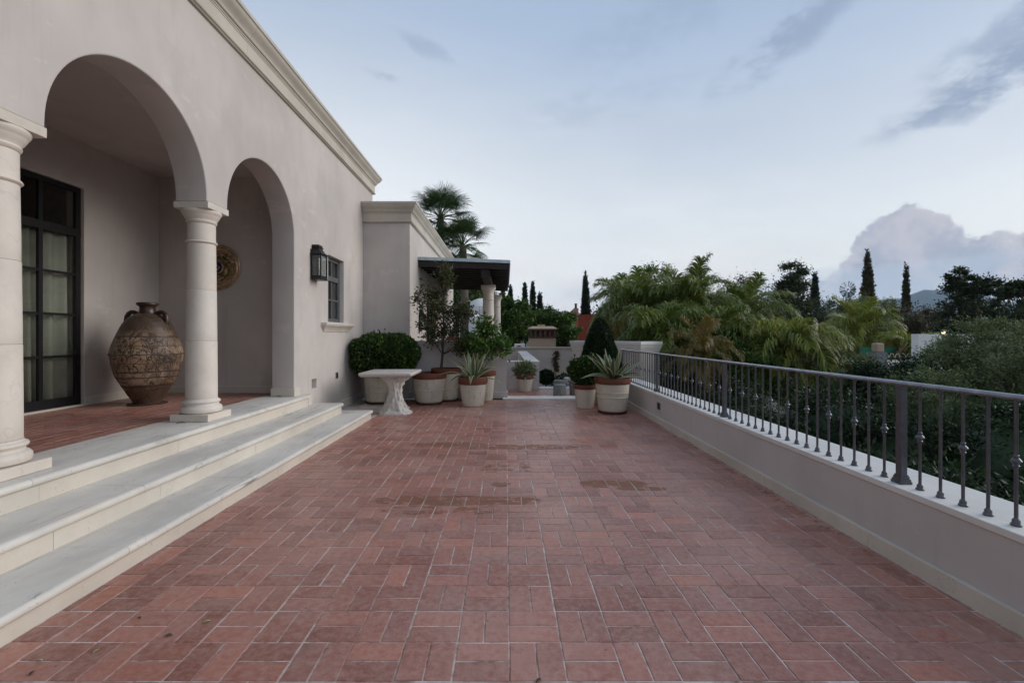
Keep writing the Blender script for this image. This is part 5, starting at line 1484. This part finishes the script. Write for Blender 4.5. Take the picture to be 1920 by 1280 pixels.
# cypresses
def cypress(label, px, ytop, ybase, wpx, Y, mat='cypress', seed=0, rough=.16, prof=1.0, group='cypresses on the skyline'):
    top = at(px, ytop, Y); base = at(px, ybase, Y); h = top.z - base.z; r = wpx * .5 * Y / F
    rs = np.random.default_rng(seed + 100)
    t = thing('cypress', (top.x, Y, GZ), label, 'cypress tree', group)
    MB().tube([(top.x, Y, GZ), (top.x, Y, base.z + h * .3)], [.16, .10], 8).build('trunk', M['bark'], t)
    n = 5200; q = 1 - np.sqrt(rs.uniform(0, 1, n)) if prof > .9 else rs.uniform(0, 1, n)
    a = rs.uniform(0, 2 * PI, n)
    rr = r * np.clip((1 - q) ** .75, .03, 1) * np.clip(q * 8 + .8, 0, 1) * (1 + rough * np.sin(q * 46 + 2 * np.sin(a * 2)) * .6 + rs.normal(0, rough * .6, n)) * np.clip(1 - np.abs(rs.normal(0, .16, n)), .2, 1)
    P = np.stack([top.x + np.cos(a) * rr, Y + np.sin(a) * rr, base.z + q * h], 1)
    D = np.stack([np.cos(a) * .5, np.sin(a) * .5, np.full(n, 1.0)], 1) + rs.normal(0, .35, (n, 3))
    ls = max(.10, Y * .0045)
    parts = [leaf_arrays(P, D, ls * 1.7 * rs.uniform(.6, 1.2, n), ls * .7)]
    cv_, cf = ico((top.x, Y, base.z + h * .46), (r * .72, r * .72, h * .48), 3, .06)
    tt = np.clip((cv_[:, 2] - base.z) / h, 0, 1); el_ = np.sqrt(np.clip(1 - ((cv_[:, 2] - (base.z + h * .46)) / (h * .5)) ** 2, .04, 1))
    k_ = np.clip((1 - tt) ** .75 / el_, 0, 1.1)[:, None] * .92
    cv_[:, :2] = np.array([top.x, Y]) + (cv_[:, :2] - np.array([top.x, Y])) * k_
    parts.append((cv_, cf)); V, Fs = join_arrays(parts); np_mesh('crown', V, Fs, M[mat], t)
cypress('slender dark cypress standing alone above the red wall', 1098, 511, 640, 17, 55, seed=1)
cypress('tall vine covered cypress right of the windmill', 1627, 468, 660, 28, 48, 'brownleaf', 2, .3)
cypress('thin ragged cypress in front of the blue hills', 1699, 494, 680, 14, 50, 'brownleaf', 3, .30)
cypress('small pointed cypress left of the windmill', 1528, 511, 640, 18, 50, seed=4)
cypress('taller left cypress of the pair beyond the hedge', 984, 531, 640, 12, 60, seed=5)
cypress('right cypress of the pair beyond the hedge', 999, 528, 640, 10, 60, seed=6)
cypress('ragged short cypress right of the cypress pair', 1012, 550, 640, 12, 60, seed=7, rough=.4)
cypress('cypress close behind the pergola corner', 957, 536, 640, 12, 58, seed=8)
cypress('dark cypress top just under the pergola edge', 942, 542, 640, 14, 56, seed=9)

# skyline and garden trees: (label, px, y of crown centre, Y, crown radii px x/y, mat, leaf, clusters, per)
def sky_tree(name, label, px, py, Y, rx, ry, mat, leaf, k_, per, cr=.5, seed=0, more=(), tr=.15, cat='tree', group='trees beyond the railing', core=.0):
    c = at(px, py, Y); s = Y / F
    cs = [(tuple(c), (rx * s, rx * s * .8, ry * s), k_, per, cr * rx * s * .6)]
    for (px2, py2, rx2, ry2, k2) in more:
        c2 = at(px2, py2, Y); cs.append((tuple(c2), (rx2 * s, rx2 * s * .8, ry2 * s), k2, per, cr * rx2 * s * .6))
    return broad_tree(name, label, cat, (c.x, Y, GZ), cs, mat, leaf, seed + 500, tr, group, core=core)
sky_tree('round_tree', 'round topped green tree behind the tall palms', 1228, 540, 30, 42, 46, 'mid', (.16, .08), 46, 150, .6, 1)
sky_tree('feathery_tree', 'feathery grey green tree right of the tall palms', 1385, 580, 30, 70, 58, 'feather', (.13, .05), 70, 110, .5, 2, core=.45)
sky_tree('dark_tree', 'dark round headed tree left of the small cypress', 1490, 535, 36, 30, 42, 'dark', (.18, .10), 36, 170, .7, 3, more=((1470, 590, 60, 55, 40), (1540, 600, 50, 50, 30)), core=.5)
sky_tree('round_tree', 'grey green tree under the windmill wheel', 1590, 592, 40, 52, 40, 'olive', (.16, .07), 50, 140, .6, 4, core=.5)
sky_tree('slim_tree', 'thin tree just right of the vine covered cypress', 1655, 577, 42, 26, 28, 'olive', (.16, .06), 26, 90, .6, 5)
sky_tree('rusty_tree', 'rusty brown tree around the thin ragged cypress', 1705, 612, 38, 52, 45, 'brownleaf', (.16, .09), 60, 150, .6, 6, core=.55)
sky_tree('tall_tree', 'tall dark ragged tree in front of the blue hills at the right', 1818, 585, 27, 48, 70, 'dark', (.15, .08), 60, 130, .5, 7, more=((1800, 528, 24, 24, 14), (1850, 545, 30, 26, 16), (1785, 620, 30, 30, 14)), core=.35)
sky_tree('flat_tree', 'dark tree cut by the right edge of the view', 1925, 590, 24, 50, 70, 'dark', (.14, .08), 60, 140, .5, 8, more=((1900, 545, 22, 16, 10),), core=.4)
sky_tree('olive_tree', 'large silvery olive tree over the railing at the right', 1860, 690, 10.5, 120, 95, 'olive', (.075, .022), 170, 190, .33, 9, tr=.12, core=.5)
sky_tree('olive_tree', 'silvery olive tree beside the big olive, nearest the camera', 1990, 740, 8.2, 130, 150, 'olive', (.065, .020), 150, 190, .33, 10, tr=.12, core=.5)
sky_tree('olive_tree', 'silvery olive bush below the light green palm', 1560, 725, 12, 85, 70, 'olive', (.085, .026), 110, 170, .36, 11, tr=.10, core=.55)
sky_tree('olive_tree', 'dark olive bush right of the stone gate pillar', 1760, 800, 8.5, 110, 120, 'olive', (.06, .020), 130, 190, .34, 12, tr=.10, core=.55)
sky_tree('garden_tree', 'dark bushy tree under the tall palms', 1400, 700, 13, 90, 60, 'mid', (.11, .05), 90, 150, .45, 13, core=.55)
sky_tree('garden_tree', 'dark bushy tree low behind the railing posts', 1260, 710, 13.5, 80, 55, 'dark', (.11, .05), 80, 150, .45, 14, core=.55)
# hedge and dark shrubs below rail level
for i, (px, py, Y, rx, ry, lb) in enumerate(((1690, 715, 11.0, 90, 40, 'clipped dark hedge below the stone gate pillar'), (1580, 830, 9.0, 140, 110, 'dark shrub seen through the middle of the railing'),
        (1900, 900, 6.6, 170, 150, 'dark shrub behind the railing at the right edge'), (1420, 800, 10.0, 120, 90, 'dark shrub behind the second railing post'), (1290, 770, 12.0, 90, 80, 'dark shrub behind the far railing post'),
        (1700, 900, 7.4, 130, 130, 'dark shrub behind the nearest railing post'), (2150, 850, 6.5, 180, 180, 'dark shrub beyond the right edge of the view'))):
    sky_tree('dark_shrub', lb, px, py, Y, rx, ry, 'boxdark', (.075, .035), 70, 150, .45, 30 + i, tr=.07, cat='shrub', group='dark shrubs below the terrace', core=.62)
for i, (x, y, lb) in enumerate(((4.3, 2.6, 'dark shrub crowding the wall foot at the right edge'), (4.5, 4.6, 'dark shrub below the nearest railing post'), (4.6, 6.6, 'dark shrub below the middle of the railing'), (4.8, 8.7, 'dark shrub below the second railing post'), (5.0, 10.9, 'dark shrub below the far railing post'), (6.8, 5.4, 'dark shrub in the second row below the olive tree'), (7.0, 8.4, 'dark shrub in the second row below the light palm'))):
    z_ = -1.15 + .2 * math.sin(i * 2.1)
    broad_tree('dark_shrub', lb, 'shrub', (x, y, GZ), [((x, y, z_), (1.25, 1.25, 1.15), 90, 170, .35)], 'boxdark', (.08, .036), 900 + i, .06, 'dark shrubs below the terrace', core=.66)
# hedge trees behind the court wall
sky_tree('hedge_tree', 'bright green leafy tree behind the air conditioner', 965, 605, 25, 38, 42, 'mid', (.16, .09), 60, 190, .5, 50, more=((945, 570, 18, 18, 12),), group='trees behind the court wall', core=.6)
sky_tree('hedge_tree', 'dense green tree behind the tan chimney', 1020, 612, 27, 40, 32, 'mid', (.16, .09), 60, 190, .5, 51, group='trees behind the court wall', core=.65)
sky_tree('hedge_tree', 'dense dark green tree left of the red wall', 1060, 618, 26, 30, 36, 'mid', (.16, .09), 50, 190, .5, 52, group='trees behind the court wall', core=.65)
sky_tree('blossom_tree', 'far tree with purple blossom behind the hedge', 1034, 592, 45, 16, 16, 'purple', (.2, .14), 12, 60, .6, 53, group='trees behind the court wall')
sky_tree('shade_tree', 'dark green tree beyond the pergola', 862, 548, 34, 55, 48, 'mid', (.2, .11), 60, 160, .5, 54, group='trees behind the court wall', core=.4)
# trees far along the horizon to close the gaps
for i, (px, Y, rx, ry, py) in enumerate(((1150, 60, 60, 34, 610), (1330, 70, 90, 40, 605), (1450, 75, 80, 40, 610), (1660, 80, 80, 30, 615), (1760, 85, 80, 26, 618), (2020, 60, 110, 45, 600))):
    sky_tree('far_tree', ['bushy tree low behind the dense feather palm', 'bushy tree far behind the tall palms', 'bushy tree far behind the dark round tree', 'bushy tree low below the blue hills', 'bushy tree low in front of the blue ridge', 'bushy tree beyond the right edge'][i], px, py, Y, rx, ry, 'dark', (.4, .24), 50, 110, .5, 70 + i, group='far trees', core=.6)

# ================================================================== garden structures on the right
gw = thing('white_garden_wall', at(1745, 700, 17), 'white garden wall half hidden by the drooping palm', 'wall')
p0 = at(1722, 626, 17); p1 = at(1790, 690, 17)
MB().box(p0.x, p1.x + .8, 17, 17.3, p1.z - 1.5, p0.z).build('body', M['white'], gw)
lo = at(1590, 675, 17)
MB().box(at(1600, 675, 17).x, p0.x - .002, 17, 17.4, p1.z - 1.5, at(1600, 676, 17).z).build('low_body', M['white'], gw)
gn = thing('green_fence', at(1660, 670, 17.2), 'green netting fence beside the stone gate pillar', 'fence')
xa, xb_ = at(1612, 650, 18).x, at(1722, 650, 18).x; za, zb2 = at(1612, 676, 18).z, at(1612, 651, 18).z
MB().box(xa, xb_, 18.0, 18.02, za, zb2).build('netting', M['greennet'], gn)
for q in range(6): MB().tube([(xa + (xb_ - xa) * q / 5, 17.97, za - .3), (xa + (xb_ - xa) * q / 5, 17.97, zb2 + .03)], .018, 6).build('post', M['iron'], gn)
for q in range(7):
    xx = at(1655, 0, 17.5).x + q * .22
    MB().tube([(xx + .09 * math.cos(a), 17.6, za + .02 + .16 * math.sin(a) + .12) for a in [PI * j / 8 for j in range(9)]], .008, 5).build('hoop', M['white'], gn)
gp = thing('gate_pillar', at(1645, 680, 16.6), 'small stone pillar with a pale block on top beside the green fence', 'pillar')
c = at(1645, 674, 16.6); w_ = .20
MB().box(c.x - w_, c.x + w_, 16.4, 16.8, c.z - 1.5, at(0, 660, 16.6).z).build('shaft', M['concrete'], gp); 
MB().box(c.x - .13, c.x + .15, 16.46, 16.74, at(0, 660, 16.6).z + .001, at(0, 643, 16.6).z).build('top_block', M['tanwall'], gp, bevel=(.05, 2))
gl = thing('garden_lamp', at(1769, 650, 16), 'small lit garden lamp glowing among the olive leaves', 'lamp')
c = at(1769, 624, 13.2)
MB().lathe([(.001, -.03), (.03, -.02), (.042, .01), (.03, .04), (.001, .05)], tuple(c), 14).build('bulb', M['bulb'], gl, smooth=60)
MB().tube([(c.x, c.y, GZ), (c.x, c.y, c.z - .03)], .02, 8).build('post', M['iron'], gl); MB().lathe([(.06, .055), (.05, .075), (.01, .10)], tuple(c), 14).build('cap', M['iron'], gl)

# windmill
wm_c = at(1586, 543, 70); wm = thing('windmill', (wm_c.x, 70, GZ), 'old metal wind pump wheel with tail vane above the trees', 'windmill')
hub = wm_c
m = MB().lathe([(.12, -.08), (.14, 0), (.12, .08)], (0, 0, 0), 12); m.v = [(hub.x + a, hub.y - .4 + c_, hub.z + b_) for a, b_, c_ in m.v]; wheel = m.build('hub', M['iron'], wm)
for i in range(18):
    a = 2 * PI * i / 18; ca, sa = math.cos(a), math.sin(a); r0, r1 = .42, 1.28; w0, w1 = .05, .15
    def P2(r, w, dy_): return (hub.x + r * ca - w * sa, hub.y - .4 + dy_, hub.z + r * sa + w * ca)
    v = [P2(r0, -w0, .03), P2(r0, w0, -.03), P2(r1, w1, -.08), P2(r1, -w1, .08)]
    v += [(x, y + .012, z) for x, y, z in v]
    MB().add(v, [(0, 1, 2, 3), (7, 6, 5, 4), (0, 4, 5, 1), (1, 5, 6, 2), (2, 6, 7, 3), (3, 7, 4, 0)]).build('blade', M['zinc'] if i % 2 else M['iron'], wm)
for r in (.5, 1.15):
    MB().tube([(hub.x + r * math.cos(2 * PI * j / 36), hub.y - .32, hub.z + r * math.sin(2 * PI * j / 36)) for j in range(37)], .015, 5).build('ring', M['iron'], wm)
v = [(hub.x + .9, hub.y + .3, hub.z - .03), (hub.x + 1.45, hub.y + .5, hub.z - .05), (hub.x + 2.0, hub.y + .7, hub.z - .42), (hub.x + 2.0, hub.y + .7, hub.z + .42), (hub.x + 1.45, hub.y + .5, hub.z + .25)]
v += [(x, y + .02, z) for x, y, z in v]
MB().add(v, [(0, 1, 2, 3, 4), (9, 8, 7, 6, 5)] + [(i, i + 5, (i + 1) % 5 + 5, (i + 1) % 5) for i in range(5)]).build('tail_vane', M['iron'], wm)
MB().tube([(hub.x, hub.y - .3, hub.z), (hub.x + .95, hub.y + .32, hub.z)], .03, 6).build('tail_arm', M['iron'], wm)
for sx_ in (-1, 1):
    for sy_ in (-1, 1): MB().tube([(hub.x + sx_ * 1.1, hub.y + sy_ * 1.1, GZ), (hub.x + sx_ * .1, hub.y + sy_ * .1, hub.z - .1)], .04, 6).build('tower_leg', M['iron'], wm)

# ================================================================== evening haze
hz = bpy.data.materials.new('thin evening haze'); hz.use_nodes = True
hn = hz.node_tree; hn.nodes.clear()
ho = hn.nodes.new('ShaderNodeOutputMaterial'); hv = hn.nodes.new('ShaderNodeVolumePrincipled')
hv.inputs['Color'].default_value = (.52, .74, 1.0, 1); hv.inputs['Density'].default_value = 1.5e-4; hv.inputs['Anisotropy'].default_value = .1
hn.links.new(hv.outputs[0], ho.inputs['Volume'])
tag(MB().box(-3000, 4000, -1000, 3000, GZ - 1.6, 245).build('haze', hz), 'thin evening haze over the gardens and hills', 'haze', kind='stuff')
